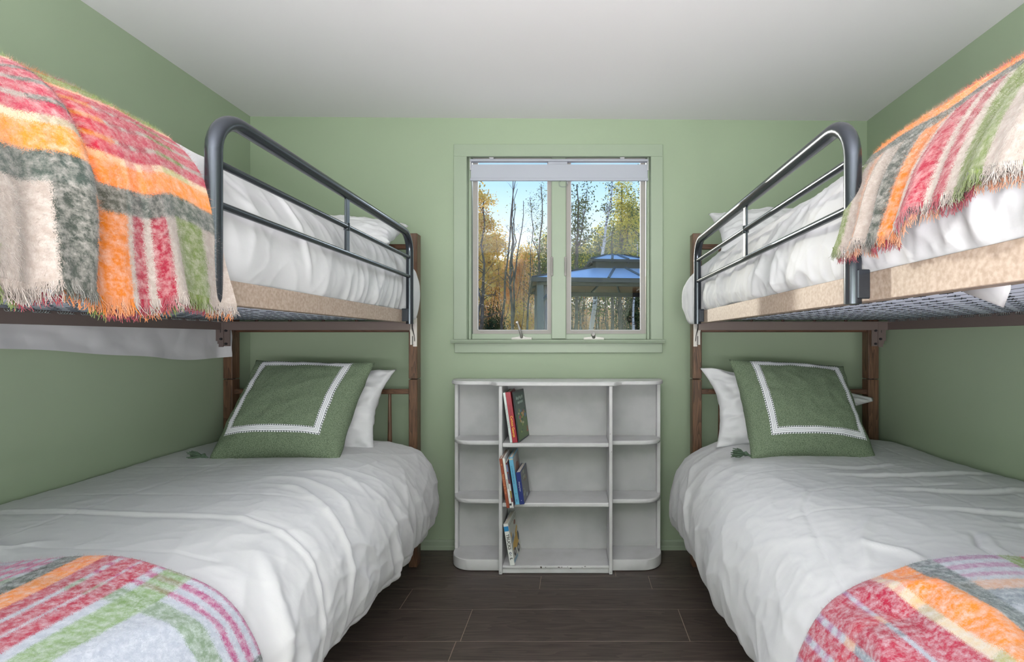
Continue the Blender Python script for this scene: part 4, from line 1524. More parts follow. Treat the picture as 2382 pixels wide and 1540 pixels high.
# ------------------------------------------------------------------ throws
def fringe(parent, V, UV, m, loc, n, length, seed, vmap=None, shift=(0, 0, 0)):
    """yarn ends along an edge of the throw"""
    rs = np.random.RandomState(seed)
    mb_v, mb_f, mb_u = [], [], []
    nt, ns = V.shape[:2]
    cnt = 0
    for k in range(n):
        a = rs.rand() * (nt - 1.01)
        i = int(a)
        f = a - i
        p = V[i, -1] * (1 - f) + V[i + 1, -1] * f
        q = UV[i, -1] * (1 - f) + UV[i + 1, -1] * f
        p = p + np.array(shift)
        if vmap is not None:
            q = np.array([0.0, vmap(q[1])])
        L = length * (0.5 + rs.rand())
        w = 0.00065
        pt = p.copy()
        d = np.array([rs.normal(0, .12), rs.normal(0, .22), -1.0])
        d /= np.linalg.norm(d)
        ring = []
        pt = pt - d * 0.004
        for s_ in range(4):
            r_ = w * (1.0 if s_ < 3 else 0.5)
            for ang in range(3):
                a_ = ang * 2.094
                ring.append(pt + np.array([math.cos(a_) * r_, math.sin(a_) * r_, 0]))
            pt = pt + d * L / 3
            d = d + rs.normal(0, .18, 3)
            d /= np.linalg.norm(d)
        base = cnt
        mb_v += ring
        for s_ in range(3):
            for ang in range(3):
                mb_f.append((base + s_ * 3 + ang, base + s_ * 3 + (ang + 1) % 3, base + (s_ + 1) * 3 + (ang + 1) % 3, base + (s_ + 1) * 3 + ang))
        mb_u += [q + np.array([0.001, 0])] * 12
        cnt += 12
    o = np_mesh('fringe', np.array(mb_v), np.array(mb_f), m, parent, np.array(mb_u), False)
    o.data.transform(Matrix.Translation(-Vector(loc)))
    o['kind'] = 'stuff'
    return o

# left upper throw
m_lu = plaid('plaid_mohair_a',
             warp=[(0, WHITE), (0.05, GREN), (0.11, WHITE), (0.138, CRIM), (0.165, WHITE), (0.18, CRIM), (0.198, WHITE), (0.21, ORNG), (0.292, DARK), (0.345, WHITE), (0.43, GREN), (0.46, WHITE)],
             weft=[(0, WHITE), (0.150, DARK), (0.195, ORNG), (0.240, CREAM), (0.252, CRIM), (0.278, WHITE), (0.288, CRIM), (0.315, WHITE), (0.325, CRIM), (0.352, WHITE), (0.362, CRIM), (0.385, PALE), (0.395, GREN), (0.45, WHITE), (0.6, CRIM), (0.63, WHITE)],
             warp_len=0.9, weft_len=0.9)
PTL = Profile([(-1.62, 1.672), (-1.3, 1.684), (-1.1, 1.682), (-0.985, 1.670), (-0.895, 1.630), (-0.828, 1.56), (-0.795, 1.46), (-0.785, 1.36), (-0.778, 1.268)])
def h_tl(S_, T_c, p):
    lo = sstep(p.L - 0.30, p.L, S_)
    h = 0.006 * pn(S_ * 4, T_c * 5, 71)
    warp = 0.5 * pn(S_ * 2, T_c * 4, 72)
    h += lo * 0.022 * (ridge(T_c * 6.2 + warp + 0.35, 1.2) - 0.35)
    h += lo * 0.008 * (ridge(T_c * 15 + 2 * warp, 1.2) - 0.3)
    # one deep fold from the crest down
    h += crease(S_, T_c, [(p.L - 0.48, 0.79), (p.L - 0.25, 0.78), (p.L, 0.80)], 0.015, 0.024)
    h -= crease(S_, T_c, [(p.L - 0.40, 0.815), (p.L, 0.835)], 0.012, 0.015)
    h -= 0.018 * sstep(0.98, 0.70, T_c) * sstep(p.L - 0.22, p.L - 0.40, S_)
    return h + 0.004
def y_tl(S_, T_c, p, tot):
    lo = sstep(tot - 0.28, tot, S_)
    e = sstep(0.98, 1.09, T_c)
    return T_c + lo * e * 0.045 + lo * 0.014 * pn(T_c * 9, T_c * 0, 75)
t_lu = thing('throw_blanket', 'plaid mohair throw draped over the left upper bunk, hanging past the frame', 'blanket', (-1.1, 0.8, 1.6))
lc = t_lu.location[:]
o, V_, UV_, S__, T__ = cloth('throw_cloth', PTL, 0.42, 1.09, 170, 170, h_tl, m_lu, -1, lambda T_c: 0.020 * pn(T_c * 6.0, T_c * 0, 74) + 0.01 * pn(T_c * 14, T_c * 0, 76), yfun=y_tl,
                             parent=t_lu, roll_end=0.0, roll_hem=0.0, u_from_hem=True, v_from=1.09)
o.data.transform(Matrix.Translation(-Vector(lc)))
pile(t_lu, V_, UV_, m_lu, -1, 200000, 0.0065, 0.00016, lc, 1, 1.0)
fringe(t_lu, V_, UV_, m_lu, lc, 2000, 0.024, 2)
# yarn ends of the folded-under half showing below the hem
fringe(t_lu, V_, UV_, m_lu, lc, 900, 0.018, 12, lambda v: 0.245 if (v * 7.0) % 1 < 0.35 else (0.15 if (v * 7.0) % 1 < 0.75 else 0.075), (-0.010, 0, -0.016))

# right upper throw
m_ru = plaid('plaid_mohair_b',
             warp=[(0, GREN), (0.022, WHITE), (0.05, PALE), (0.085, WHITE), (0.165, DARK), (0.205, ORNG), (0.262, WHITE), (0.272, CRIM), (0.312, WHITE), (0.328, CRIM), (0.350, WHITE), (0.368, GREN), (0.44, WHITE), (0.50, GREN), (0.55, WHITE)],
             weft=[(0, WHITE), (0.21, DARK), (0.245, ORNG), (0.29, CREAM), (0.31, CRIM), (0.34, WHITE), (0.35, CRIM), (0.38, WHITE), (0.39, CRIM), (0.42, GREN), (0.47, WHITE)],
             warp_len=0.9, weft_len=0.9)
PTR = Profile([(1.50, 1.668), (1.2, 1.676), (0.84, 1.672), (0.745, 1.652), (0.672, 1.608), (0.617, 1.545), (0.578, 1.475), (0.553, 1.405)])
def h_tr(S_, T_c, p):
    lo = sstep(p.L - 0.24, p.L, S_)
    warp = 0.5 * pn(S_ * 2, T_c * 4, 82)
    h = 0.006 * pn(S_ * 4, T_c * 5, 81)
    h += lo * 0.018 * (ridge(T_c * 8 + warp, 1.2) - 0.3)
    h += lo * 0.006 * (ridge(T_c * 21 + 2 * warp, 1.2) - 0.3)
    return h + 0.004
def y_tr(S_, T_c, p, tot):
    lo = sstep(tot - 0.30, tot, S_)
    return T_c - lo * 0.06 * sstep(0.8, 1.12, T_c) + lo * 0.012 * pn(T_c * 9, T_c * 0, 85)
t_ru = thing('throw_blanket', 'plaid mohair throw with short fringe over the right upper bunk', 'blanket', (1.05, 0.8, 1.6))
lc = t_ru.location[:]
o, V_, UV_, S__, T__ = cloth('throw_cloth', PTR, 0.42, 1.105, 150, 170, h_tr, m_ru, 1,
                             lambda T_c: 0.012 * pn(T_c * 8.0, T_c * 0, 84) + 0.035 * sstep(0.78, 0.85, T_c), yfun=y_tr,
                             parent=t_ru, roll_end=0.0, roll_hem=0.0, u_from_hem=True, v_from=1.105)
o.data.transform(Matrix.Translation(-Vector(lc)))
pile(t_ru, V_, UV_, m_ru, 1, 180000, 0.0065, 0.00016, lc, 3, 1.0)
fringe(t_ru, V_, UV_, m_ru, lc, 2000, 0.020, 4)
fringe(t_ru, V_, UV_, m_ru, lc, 900, 0.016, 14, lambda v: 0.29 if (v * 6.0) % 1 < 0.5 else 0.23, (0.008, 0, -0.014))

# lower throws
LW = srgb(204, 208, 216)
m_ll = plaid('plaid_mohair_c',
             warp=[(0, PINK), (0.012, LW), (0.030, PINK), (0.045, LW), (0.062, PINK), (0.075, LW), (0.095, srgb(150, 172, 140)), (0.135, LW), (0.42, GREN)],
             weft=[(0, LW), (0.06, ORNG), (0.13, DARK), (0.18, LW), (0.40, srgb(140, 168, 116)), (0.455, LW), (0.475, CRIM), (0.505, LW), (0.515, CRIM), (0.545, LW), (0.553, CRIM), (0.585, ORNG),
                   (0.635, DARK), (0.68, LW), (0.70, PINK), (0.712, LW), (0.73, PINK), (0.742, LW), (0.76, PINK), (0.772, LW), (0.90, GREN), (0.95, CRIM)],
             warp_len=0.7, weft_len=1.3, white=LW, fuzz=0.42)
# extra weft bands near the wall are added by a second ramp-limited list
PBL = Profile([(-1.81, 0.668), (-1.74, 0.694), (-1.4, 0.702), (-1.05, 0.702), (-0.90, 0.686), (-0.775, 0.636), (-0.694, 0.53), (-0.664, 0.41), (-0.664, 0.33)])
def h_bl(S_, T_c, p):
    h = 0.008 * pn(S_ * 3, T_c * 3, 91)
    sx = lambda x: p.s_of_x(x)
    # soft hump where the throw is bunched
    h += 0.020 * np.exp(-((S_ - sx(-1.0)) / 0.13) ** 2) * np.exp(-((T_c - 1.06) / 0.16) ** 2)
    h -= 0.006 * np.exp(-((S_ - sx(-1.3)) / 0.1) ** 2) * np.exp(-((T_c - 1.06) / 0.2) ** 2)
    h += crease(S_, T_c, [(sx(-0.72), 1.05), (sx(-0.80), 0.9), (sx(-0.85), 0.7)], 0.010, 0.03)
    return h + 0.005
def y_bl(S_, T_c, p, tot):
    return T_c + 0.012 * pn(S_ * 3, T_c * 0, 95) * sstep(0.9, 1.09, T_c)
t_ll = thing('throw_blanket', 'plaid mohair throw across the foot of the left lower bunk', 'blanket', (-1.2, 0.8, 0.66))
lc = t_ll.location[:]
o, V_, UV_, S__, T__ = cloth('throw_cloth', PBL, 0.45, 1.085, 200, 120, h_bl, m_ll, -1, lambda T_c: 0.02 * pn(T_c * 3, T_c * 0, 94), yfun=y_bl, parent=t_ll, roll_end=0.012, roll_hem=0.0, u_from_hem=True, v_from=1.085)
o.data.transform(Matrix.Translation(-Vector(lc)))
pile(t_ll, V_, UV_, m_ll, -1, 180000, 0.005, 0.00016, lc, 5)

m_rl = plaid('plaid_mohair_d',
             warp=[(0, LW), (0.010, srgb(178, 120, 160)), (0.03, LW), (0.045, srgb(196, 140, 176)), (0.065, LW), (0.08, srgb(200, 150, 180)), (0.095, LW), (0.11, PALE), (0.14, srgb(150, 160, 168)), (0.185, LW), (0.30, GREN), (0.33, LW)],
             weft=[(0, LW), (0.10, CRIM), (0.13, GREN), (0.17, LW), (0.20, CRIM), (0.235, LW), (0.25, CRIM), (0.285, LW), (0.30, CRIM), (0.36, LW), (0.37, CRIM), (0.425, CREAM), (0.445, ORNG),
                   (0.505, srgb(96, 110, 112)), (0.56, LW), (0.70, GREN), (0.75, CRIM), (0.82, LW)],
             warp_len=0.7, weft_len=1.3, white=LW, fuzz=0.42)
PBR = Profile([(1.615, 0.665), (1.55, 0.696), (1.2, 0.704), (0.82, 0.702), (0.69, 0.684), (0.555, 0.618), (0.482, 0.50), (0.452, 0.38), (0.454, 0.32)])
def h_br(S_, T_c, p):
    sx = lambda x: p.s_of_x(x)
    h = 0.008 * pn(S_ * 3, T_c * 3, 101)
    h += 0.014 * np.exp(-((S_ - sx(0.85)) / 0.14) ** 2) * np.exp(-((T_c - 1.06) / 0.16) ** 2)
    h += crease(S_, T_c, [(sx(0.62), 1.06), (sx(0.70), 0.97), (sx(0.72), 0.86), (sx(0.66), 0.7)], 0.022, 0.03)
    h += crease(S_, T_c, [(sx(0.55), 1.03), (sx(0.56), 0.9), (sx(0.52), 0.75)], 0.018, 0.025)
    h -= crease(S_, T_c, [(sx(0.58), 1.05), (sx(0.63), 0.93), (sx(0.60), 0.75)], 0.010, 0.02)
    return h + 0.006
t_rl = thing('throw_blanket', 'plaid mohair throw across the foot of the right lower bunk', 'blanket', (1.0, 0.8, 0.66))
lc = t_rl.location[:]
o, V_, UV_, S__, T__ = cloth('throw_cloth', PBR, 0.45, 1.085, 200, 120, h_br, m_rl, 1, lambda T_c: 0.02 * pn(T_c * 3, T_c * 0, 104), yfun=y_bl, parent=t_rl, roll_end=0.012, roll_hem=0.0, u_from_hem=True, v_from=1.085)
o.data.transform(Matrix.Translation(-Vector(lc)))
pile(t_rl, V_, UV_, m_rl, 1, 180000, 0.005, 0.00016, lc, 7)

# ------------------------------------------------------------------ pillows and cushions
def pillow_grid(w, h, t, n=60, pinch=0.10, power=0.55, seed=0, wr=0.006, floppy=0.0):
    """closed pillow in the local XZ plane, thickness along Y; returns front and back grids"""
    u = np.linspace(-1, 1, n)
    U, Vv = np.meshgrid(u, u, indexing='ij')
    X = w / 2 * U * (1 - pinch * (1 - Vv ** 2) * np.abs(U) ** 2)
    Z = h / 2 * Vv * (1 - pinch * (1 - U ** 2) * np.abs(Vv) ** 2)
    prof = (np.clip(1 - U ** 2, 0, 1) * np.clip(1 - Vv ** 2, 0, 1)) ** power
    sag = 1 - 0.18 * Vv
    nzz = wr * (pn(U * 3, Vv * 3, seed) + 0.6 * pn(U * 6, Vv * 6, seed + 1)) + wr * 0.8 * (1 - np.abs(pn(U * 2.5 + 3, Vv * 2.5, seed + 2))) ** 5
    edge = sstep(0, 0.12, prof)
    Yf = -t / 2 * prof * sag - nzz * edge
    Yb = t / 2 * prof * sag + nzz * edge
    return X, Z, Yf, Yb, U, Vv

def grid_mesh(X, Y, Z, flip=False):
    n, k = X.shape
    V = np.stack([X, Y, Z], -1).reshape(-1, 3)
    i = np.arange(n - 1)[:, None] * k + np.arange(k - 1)[None, :]
    F = np.stack([i, i + k, i + k + 1, i + 1], -1).reshape(-1, 4)
    return V, (F[:, ::-1] if flip else F)

def make_pillow(name, label, cat, loc, rot, w, h, t, m, seed, pinch=0.1, power=0.55, wr=0.006, warpf=None, root=None, group=None):
    X, Z, Yf, Yb, U, Vv = pillow_grid(w, h, t, 70, pinch, power, seed, wr)
    if warpf:
        X, Z, dY = warpf(X, Z, U, Vv)
        Yf, Yb = Yf + dY, Yb + dY
    V1, F1 = grid_mesh(X, Yf, Z)
    V2, F2 = grid_mesh(X, Yb, Z, True)
    o = np_mesh(name, np.vstack([V1, V2]), np.vstack([F1, F2 + len(V1)]), m, root)
    b_ = bmesh.new()
    b_.from_mesh(o.data)
    bmesh.ops.remove_doubles(b_, verts=b_.verts, dist=0.0004)
    bmesh.ops.recalc_face_normals(b_, faces=b_.faces)
    b_.to_mesh(o.data)
    b_.free()
    if root is None:
        o.location = loc
        o.rotation_euler = rot
        tag(o, label, cat, group)
    return o, (X, Z, Yf, Yb, U, Vv)

def cushion(label, loc, rot, w, h, t, seed, band, tassel_side, warpf=None):
    r = thing('cushion', label, 'cushion', loc, rot)
    o, (X, Z, Yf, Yb, U, Vv) = make_pillow('cushion_cover', '', '', None, None, w, h, t, M['green_weave'], seed, 0.075, 0.46, 0.0045, warpf, r)
    # embroidered square of white braid, following the front face
    from bisect import bisect
    n = X.shape[0]
    def front(u, v):
        a = (u + 1) / 2 * (n - 1)
        b_ = (v + 1) / 2 * (n - 1)
        i, j = min(int(a), n - 2), min(int(b_), n - 2)
        fa, fb = a - i, b_ - j
        f = lambda G: G[i, j] * (1 - fa) * (1 - fb) + G[i + 1, j] * fa * (1 - fb) + G[i, j + 1] * (1 - fa) * fb + G[i + 1, j + 1] * fa * fb
        return np.array([f(X), f(Yf), f(Z)])
    u0, u1, v0, v1 = band
    bw = 0.034
    du, dv = bw / w * 2, bw / h * 2
    vs, fs, uvs = [], [], []
    def strip(outer_a, outer_b, inner_a, inner_b, ns=40, nc=5):
        base = len(vs)
        run = 0.0
        prev = None
        for i in range(ns + 1):
            f = i / ns
            po = np.array(outer_a) * (1 - f) + np.array(outer_b) * f
            pi_ = np.array(inner_a) * (1 - f) + np.array(inner_b) * f
            mid = front(*((po + pi_) / 2))
            if prev is not None:
                run += np.linalg.norm(mid - prev)
            prev = mid
            for k in range(nc + 1):
                g = k / nc
                p = front(*(po * (1 - g) + pi_ * g))
                bulge = 0.0012 + 0.0028 * math.sin(PI * min(max(g, 0.02), 0.98)) ** 0.5
                vs.append(p + np.array([0, -bulge, 0]))
                uvs.append((g, run))
        for i in range(ns):
            for k in range(nc):
                a = base + i * (nc + 1) + k
                fs.append((a, a + nc + 1, a + nc + 2, a + 1))
    O = [(u0, v0), (u1, v0), (u1, v1), (u0, v1)]
    I = [(u0 + du, v0 + dv), (u1 - du, v0 + dv), (u1 - du, v1 - dv), (u0 + du, v1 - dv)]
    for k in range(4):
        strip(O[k], O[(k + 1) % 4], I[k], I[(k + 1) % 4])
    bo_ = np_mesh('braid_band', np.array(vs), np.array(fs), M['band'], r, np.array(uvs))
    bo_['label'] = 'white braid square stitched in grey'
    # tassel at the lower corner
    cx = X[0, 0] if tassel_side < 0 else X[-1, 0]
    czz = Z[0, 0] if tassel_side < 0 else Z[-1, 0]
    cy = Yf[0, 0] - 0.006
    czz += 0.012
    tm = MB()
    q = random.Random(seed)
    sgx = -1
    kx = cx + sgx * 0.012
    tm.tube([(cx, cy, czz + 0.006), (kx, cy - 0.004, czz + 0.010)], [0.004, 0.005], 8)
    tm.tube([(kx, cy - 0.004, czz + 0.010), (kx + sgx * 0.008, cy - 0.004, czz + 0.015), (kx + sgx * 0.016, cy - 0.004, czz + 0.012)], [0.006, 0.011, 0.009], 10)
    for k in range(60):
        a = q.uniform(0, 2 * PI)
        rr = q.uniform(0.2, 1.0)
        L = q.uniform(0.035, 0.056)
        e = (kx + sgx * (0.014 + L), cy - 0.004 + math.cos(a) * 0.028 * rr, czz + 0.014 + max(-0.012, math.sin(a) * 0.022 * rr))
        mid = (kx + sgx * (0.014 + L * 0.5), cy - 0.004 + math.cos(a) * 0.019 * rr, czz + 0.014 + math.sin(a) * 0.017 * rr)
        tm.tube([(kx + sgx * 0.012, cy - 0.004, czz + 0.012), mid, e], [0.0022, 0.0022, 0.0018], 4)
    to = tm.build('tassel', M['strand'], r)
    return r

lean = math.radians(33)
def skew_l(X, Z, U, Vv):
    return X + 0.02 * Vv, Z + 0.006 * (1 - U ** 2), 0.02 * U * (Vv + 1) * 0.3
def skew_r(X, Z, U, Vv):
    return X - 0.012 * Vv, Z + 0.006 * (1 - U ** 2) - 0.016 * (U > 0) * U * (Vv > 0) * Vv, 0.0 * U
# white pillows on the lower bunks
def flop_l(X, Z, U, Vv):
    return X + 0.03 * np.clip(Vv, 0, 1) * U, Z - 0.01 * U, 0.05 * np.clip(Vv, 0, 1) ** 2
make_pillow('pillow', 'white pillow behind the green cushion on the left lower bunk', 'pillow', (-1.285, 2.45, 0.862), (math.radians(-22), 0, 0), 0.66, 0.43, 0.17, M['pillow'], 3, 0.09, 0.5, 0.016, flop_l)
def flop_r(X, Z, U, Vv):
    c1 = np.clip(-U - 0.55, 0, 1) * np.clip(Vv - 0.3, 0, 1)
    c2 = np.clip(U - 0.1, 0, 1) * np.clip(Vv + 0.1, 0, 1)
    return X - 0.10 * c1 + 0.16 * c2, Z + 0.05 * c1 - 0.16 * c2, 0.04 * np.clip(Vv, 0, 1) ** 2
make_pillow('pillow', 'white pillow with pointed corners behind the green cushion, right lower bunk', 'pillow', (1.005, 2.45, 0.858), (math.radians(-22), 0, 0), 0.68, 0.40, 0.18, M['pillow'], 13, 0.11, 0.5, 0.018, flop_r)
cushion('square green woven cushion with white braid on the left lower bunk', (-1.268, 2.262, 0.873), (-lean, 0, 0), 0.56, 0.50, 0.20, 5, (-0.82, 0.70, -0.63, 0.93), -1, skew_l)
cushion('square green woven cushion with white braid on the right lower bunk', (1.012, 2.265, 0.872), (-lean, math.radians(2), 0), 0.545, 0.50, 0.20, 8, (-0.70, 0.86, -0.66, 0.92), -1, skew_r)
# upper bunk pillows
make_pillow('pillow', 'white pillow at the head of the left upper bunk', 'pillow', (-1.16, 2.42, 1.705), (math.radians(-66), 0, math.radians(4)), 0.60, 0.36, 0.15, M['pillow'], 23, 0.08, 0.5, 0.008)
make_pillow('pillow', 'white pillow propped at the head of the right upper bunk', 'pillow', (0.985, 2.43, 1.715), (math.radians(-48), 0, math.radians(-3)), 0.62, 0.36, 0.17, M['pillow'], 33, 0.10, 0.5, 0.010)

# ================================================================== OUTDOORS
def gz(y):
    return -0.3 + 0.06 * (y - 3) if y < 12 else 0.24 + 0.09 * (y - 12)
gx = np.linspace(-60, 60, 61)
gy = np.concatenate([np.linspace(2.95, 12, 14), np.linspace(13, 75, 63)])
GX, GY = np.meshgrid(gx, gy, indexing='ij')
GZ = np.vectorize(gz)(GY) + 0.12 * pn(GX * .4, GY * .4, 7) * sstep(4, 9, GY)
V1, F1 = grid_mesh(GX, GY, GZ)
o = np_mesh('ground', V1, F1, M['soil'])
struct(o)

# ---- gazebo
gzb = thing('gazebo', 'dark gazebo with two-tier roof coloured by reflected sky outside the right pane', 'gazebo', (-1.06, 12.0, gz(12.0) - 0.02), (0, 0, math.radians(6)))
g0 = gzb.location.z
GL, GD = 4.66, 3.4
EZ, TZ = 2.68 - g0, 3.07 - g0
def gp(mb, name, m, smooth=False):
    return mb.build(name, m, gzb, (0, 0, 0), smooth)
C0 = (1.62, 0.95)
C1 = (GL - 1.62, GD - 0.95)
def quad_slab(a, b_, c_, d_, th):
    mb = MB()
    P4 = [Vector(p) for p in (a, b_, c_, d_)]
    nrm = (P4[1] - P4[0]).cross(P4[3] - P4[0]).normalized()
    if nrm.z < 0:
        nrm = -nrm
    mb.add([p for p in P4] + [p - nrm * th for p in P4], [(0, 1, 2, 3), (7, 6, 5, 4), (0, 4, 5, 1), (1, 5, 6, 2), (2, 6, 7, 3), (3, 7, 4, 0)])
    return mb
def tier(x0, x1, y0, y1, ze, u0, u1, v0, v1, zt, splits, nm):
    lerp = lambda a, b_, t: tuple(a[i] * (1 - t) + b_[i] * t for i in range(3))
    sides = [((x0, y0, ze), (x1, y0, ze), (u1, v0, zt), (u0, v0, zt)), ((x1, y0, ze), (x1, y1, ze), (u1, v1, zt), (u1, v0, zt)),
             ((x1, y1, ze), (x0, y1, ze), (u0, v1, zt), (u1, v1, zt)), ((x0, y1, ze), (x0, y0, ze), (u0, v0, zt), (u0, v1, zt))]
    for k, (a, b_, c_, d_) in enumerate(sides):
        L = splits if k in (0, 2) else [0, 0.5, 1]
        for s0, s1 in zip(L[:-1], L[1:]):
            gp(quad_slab(lerp(a, b_, s0), lerp(a, b_, s1), lerp(d_, c_, s1), lerp(d_, c_, s0), 0.02), nm, M['gz_roof'])
            ins = 0.03
            q = [Vector(lerp(a, b_, s0)), Vector(lerp(a, b_, s1)), Vector(lerp(d_, c_, s1)), Vector(lerp(d_, c_, s0))]
            q = [tuple(v - Vector((0, 0, ins))) for v in q]
            gp(quad_slab(*q, 0.01), 'roof_lining', M['gz_brown'])
        for s0 in L[:-1]:
            p, t = lerp(a, b_, s0), lerp(d_, c_, s0)
            gp(MB().tube([(p[0], p[1], p[2] + 0.012), (t[0], t[1], t[2] + 0.012)], 0.035 if s0 else 0.025, 6), 'roof_rib', M['gz_post'] if s0 else M['gz_dark'])
            p2, t2 = (p[0], p[1], p[2] - 0.07), (t[0], t[1], t[2] - 0.07)
            gp(MB().tube([p2, t2], 0.035, 6), 'rafter', M['gz_dark'])
tier(0, GL, 0, GD, EZ, C0[0], C1[0], C0[1], C1[1], TZ, [0, 0.40, 0.60, 1], 'roof_panel')
for (a, b_, c_, d_) in ((0, GL, -0.02, 0.03), (0, GL, GD - 0.03, GD + 0.02), (-0.02, 0.03, 0, GD), (GL - 0.03, GL + 0.02, 0, GD)):
    gp(MB().box(a, b_, c_, d_, EZ - 0.10, EZ + 0.012, 0.005), 'fascia', M['gz_dark'])
gp(MB().box(C0[0] + 0.08, C1[0] - 0.08, C0[1] + 0.08, C1[1] - 0.08, TZ - 0.06, TZ + 0.24), 'cupola_screen', M['gz_dark'])
uo = 0.06
tier(C0[0] - uo, C1[0] + uo, C0[1] - uo, C1[1] + uo, 3.29 - g0, C0[0] + 0.45, C1[0] - 0.45, GD / 2 - 0.06, GD / 2 + 0.06, 3.53 - g0, [0, 0.36, 0.64, 1], 'cupola_roof_panel')
for (a, b_, c_, d_) in ((C0[0] - uo, C1[0] + uo, C0[1] - uo - .01, C0[1] - uo + .02), (C0[0] - uo - .01, C0[0] - uo + .02, C0[1] - uo, C1[1] + uo), (C1[0] + uo - .02, C1[0] + uo + .01, C0[1] - uo, C1[1] + uo), (C0[0] - uo, C1[0] + uo, C1[1] + uo - .02, C1[1] + uo + .01)):
    gp(MB().box(a, b_, c_, d_, 3.235 - g0, 3.30 - g0), 'cupola_fascia', M['gz_dark'])
gp(MB().tube([(C0[0] + 0.45, GD / 2, 3.535 - g0), (C1[0] - 0.45, GD / 2, 3.535 - g0)], 0.03, 6), 'ridge_cap', M['gz_post'])
I0 = 0.13
BZ = 2.51 - g0
for (a, b_, c_, d_) in ((I0, GL - I0, I0, I0 + 0.1), (I0, GL - I0, GD - I0 - 0.1, GD - I0), (I0, I0 + 0.1, I0, GD - I0), (GL - I0 - 0.1, GL - I0, I0, GD - I0)):
    gp(MB().box(a, b_, c_, d_, BZ, BZ + 0.13, 0.005), 'beam', M['gz_dark'])
for (px_, py_) in ((I0, I0), (GL - I0 - 0.16, I0), (I0, GD - I0 - 0.16), (GL - I0 - 0.16, GD - I0 - 0.16)):
    gp(MB().box(px_, px_ + 0.16, py_, py_ + 0.16, 0, BZ + 0.2, 0.01), 'post', M['gz_post'])
    gp(MB().box(px_ - 0.05, px_ + 0.21, py_ - 0.05, py_ + 0.21, 0, 0.12, 0.01), 'post_foot', M['gz_post'])
    sx_ = 1 if px_ < 1 else -1
    gp(MB().tube([(px_ + 0.08, py_ + 0.08, BZ - 0.42), (px_ + 0.08 + sx_ * 0.42, py_ + 0.08, BZ + 0.02)], 0.045, 6), 'brace', M['gz_post'])
def curtain(x0, x1, y, z0, z1):
    n = 40
    mb = MB()
    vs, fs = [], []
    for i in range(n + 1):
        x = x0 + (x1 - x0) * i / n
        for z in (z0, (z0 + z1) / 2, z1):
            vs.append((x, y + 0.05 * math.sin(i * 1.3) * (1.2 if z == z0 else 0.9), z))
    for i in range(n):
        for k in range(2):
            a = i * 3 + k
            fs.append((a, a + 3, a + 4, a + 1))
    mb.add(vs, fs)
    o_ = gp(mb, 'curtain', M['gz_curtain'], True)
    o_.modifiers.new('thick', 'SOLIDIFY').thickness = 0.008
curtain(I0 + 0.17, I0 + 0.62, I0 + 0.12, 0.03, BZ)
o = MB().box(-0.2, 0.2, -0.16, 0.16, 0, 1.02, 0.03, 2)
o = o.build('stone_pier', M['stone'])
o.location = (-0.78, 11.35, gz(11.35) - 0.02)
o.rotation_euler = (0, 0, 0.3)
o.scale = (0.32, 0.5, 1.13)
tag(o, 'pale square stone pier standing beside the gazebo post outside', 'pier')

# ---- trees
def tree_geo(H, r0, lean_, nb, seed, kind, fork=0, b0=0.25, bl=0.22, up=0.9):
    q = random.Random(seed)
    tk = MB()
    tips = []
    def stem(base, top, ra, rb, n=9, wig=0.02):
        pts, rad = [], []
        for i in range(n + 1):
            f = i / n
            p = Vector(base).lerp(Vector(top), f)
            if 0 < i:
                p += Vector((q.gauss(0, wig), q.gauss(0, wig), 0)) * H * 0.35
            pts.append(p)
            rad.append(ra + (rb - ra) * f)
        tk.tube(pts, rad, 6)
        return pts, rad
    top = (lean_[0], lean_[1], H)
    stems = [stem((0, 0, -0.3), top, r0, r0 * 0.22)]
    for k in range(fork):
        i = q.randint(2, 4)
        b = stems[0][0][i]
        stems.append(stem(b, (b.x + q.uniform(-.08, .08) * H, b.y + q.uniform(-.08, .08) * H, H * q.uniform(0.85, 1.0)), stems[0][1][i] * 0.75, r0 * 0.15))
    for k in range(nb):
        pts, rad = q.choice(stems)
        f = q.uniform(b0, 0.98)
        x = f * (len(pts) - 1)
        i = min(int(x), len(pts) - 2)
        b = pts[i].lerp(pts[i + 1], x - i)
        a = q.uniform(0, 2 * PI)
        L = H * bl * (1.15 - f * 0.8) * q.uniform(0.6, 1.2)
        d = Vector((math.cos(a), math.sin(a), up * q.uniform(0.3, 1.2))).normalized()
        rb = max(0.006, rad[i] * 0.35)
        m1 = b + d * L * 0.5 + Vector((q.gauss(0, .03), q.gauss(0, .03), q.gauss(0, .02))) * L
        e = b + d * L + Vector((q.gauss(0, .08), q.gauss(0, .08), q.gauss(0, .1))) * L
        tk.tube([b, m1, e], [rb, rb * 0.65, rb * 0.25], 4, cap=False)
        tips += [m1, e]
        for s_ in range(3):
            d2 = (d + Vector((q.gauss(0, .6), q.gauss(0, .6), q.gauss(.2, .4)))).normalized()
            st = b.lerp(e, q.uniform(0.3, 0.9))
            e2 = st + d2 * L * q.uniform(0.3, 0.6)
            tk.tube([st, st.lerp(e2, .5) + Vector((q.gauss(0, .03), q.gauss(0, .03), q.gauss(0, .03))) * L, e2], [rb * 0.5, rb * 0.35, rb * 0.15], 3, cap=False)
            tips.append(e2)
            tips.append(st.lerp(e2, .6))
    return tk, tips

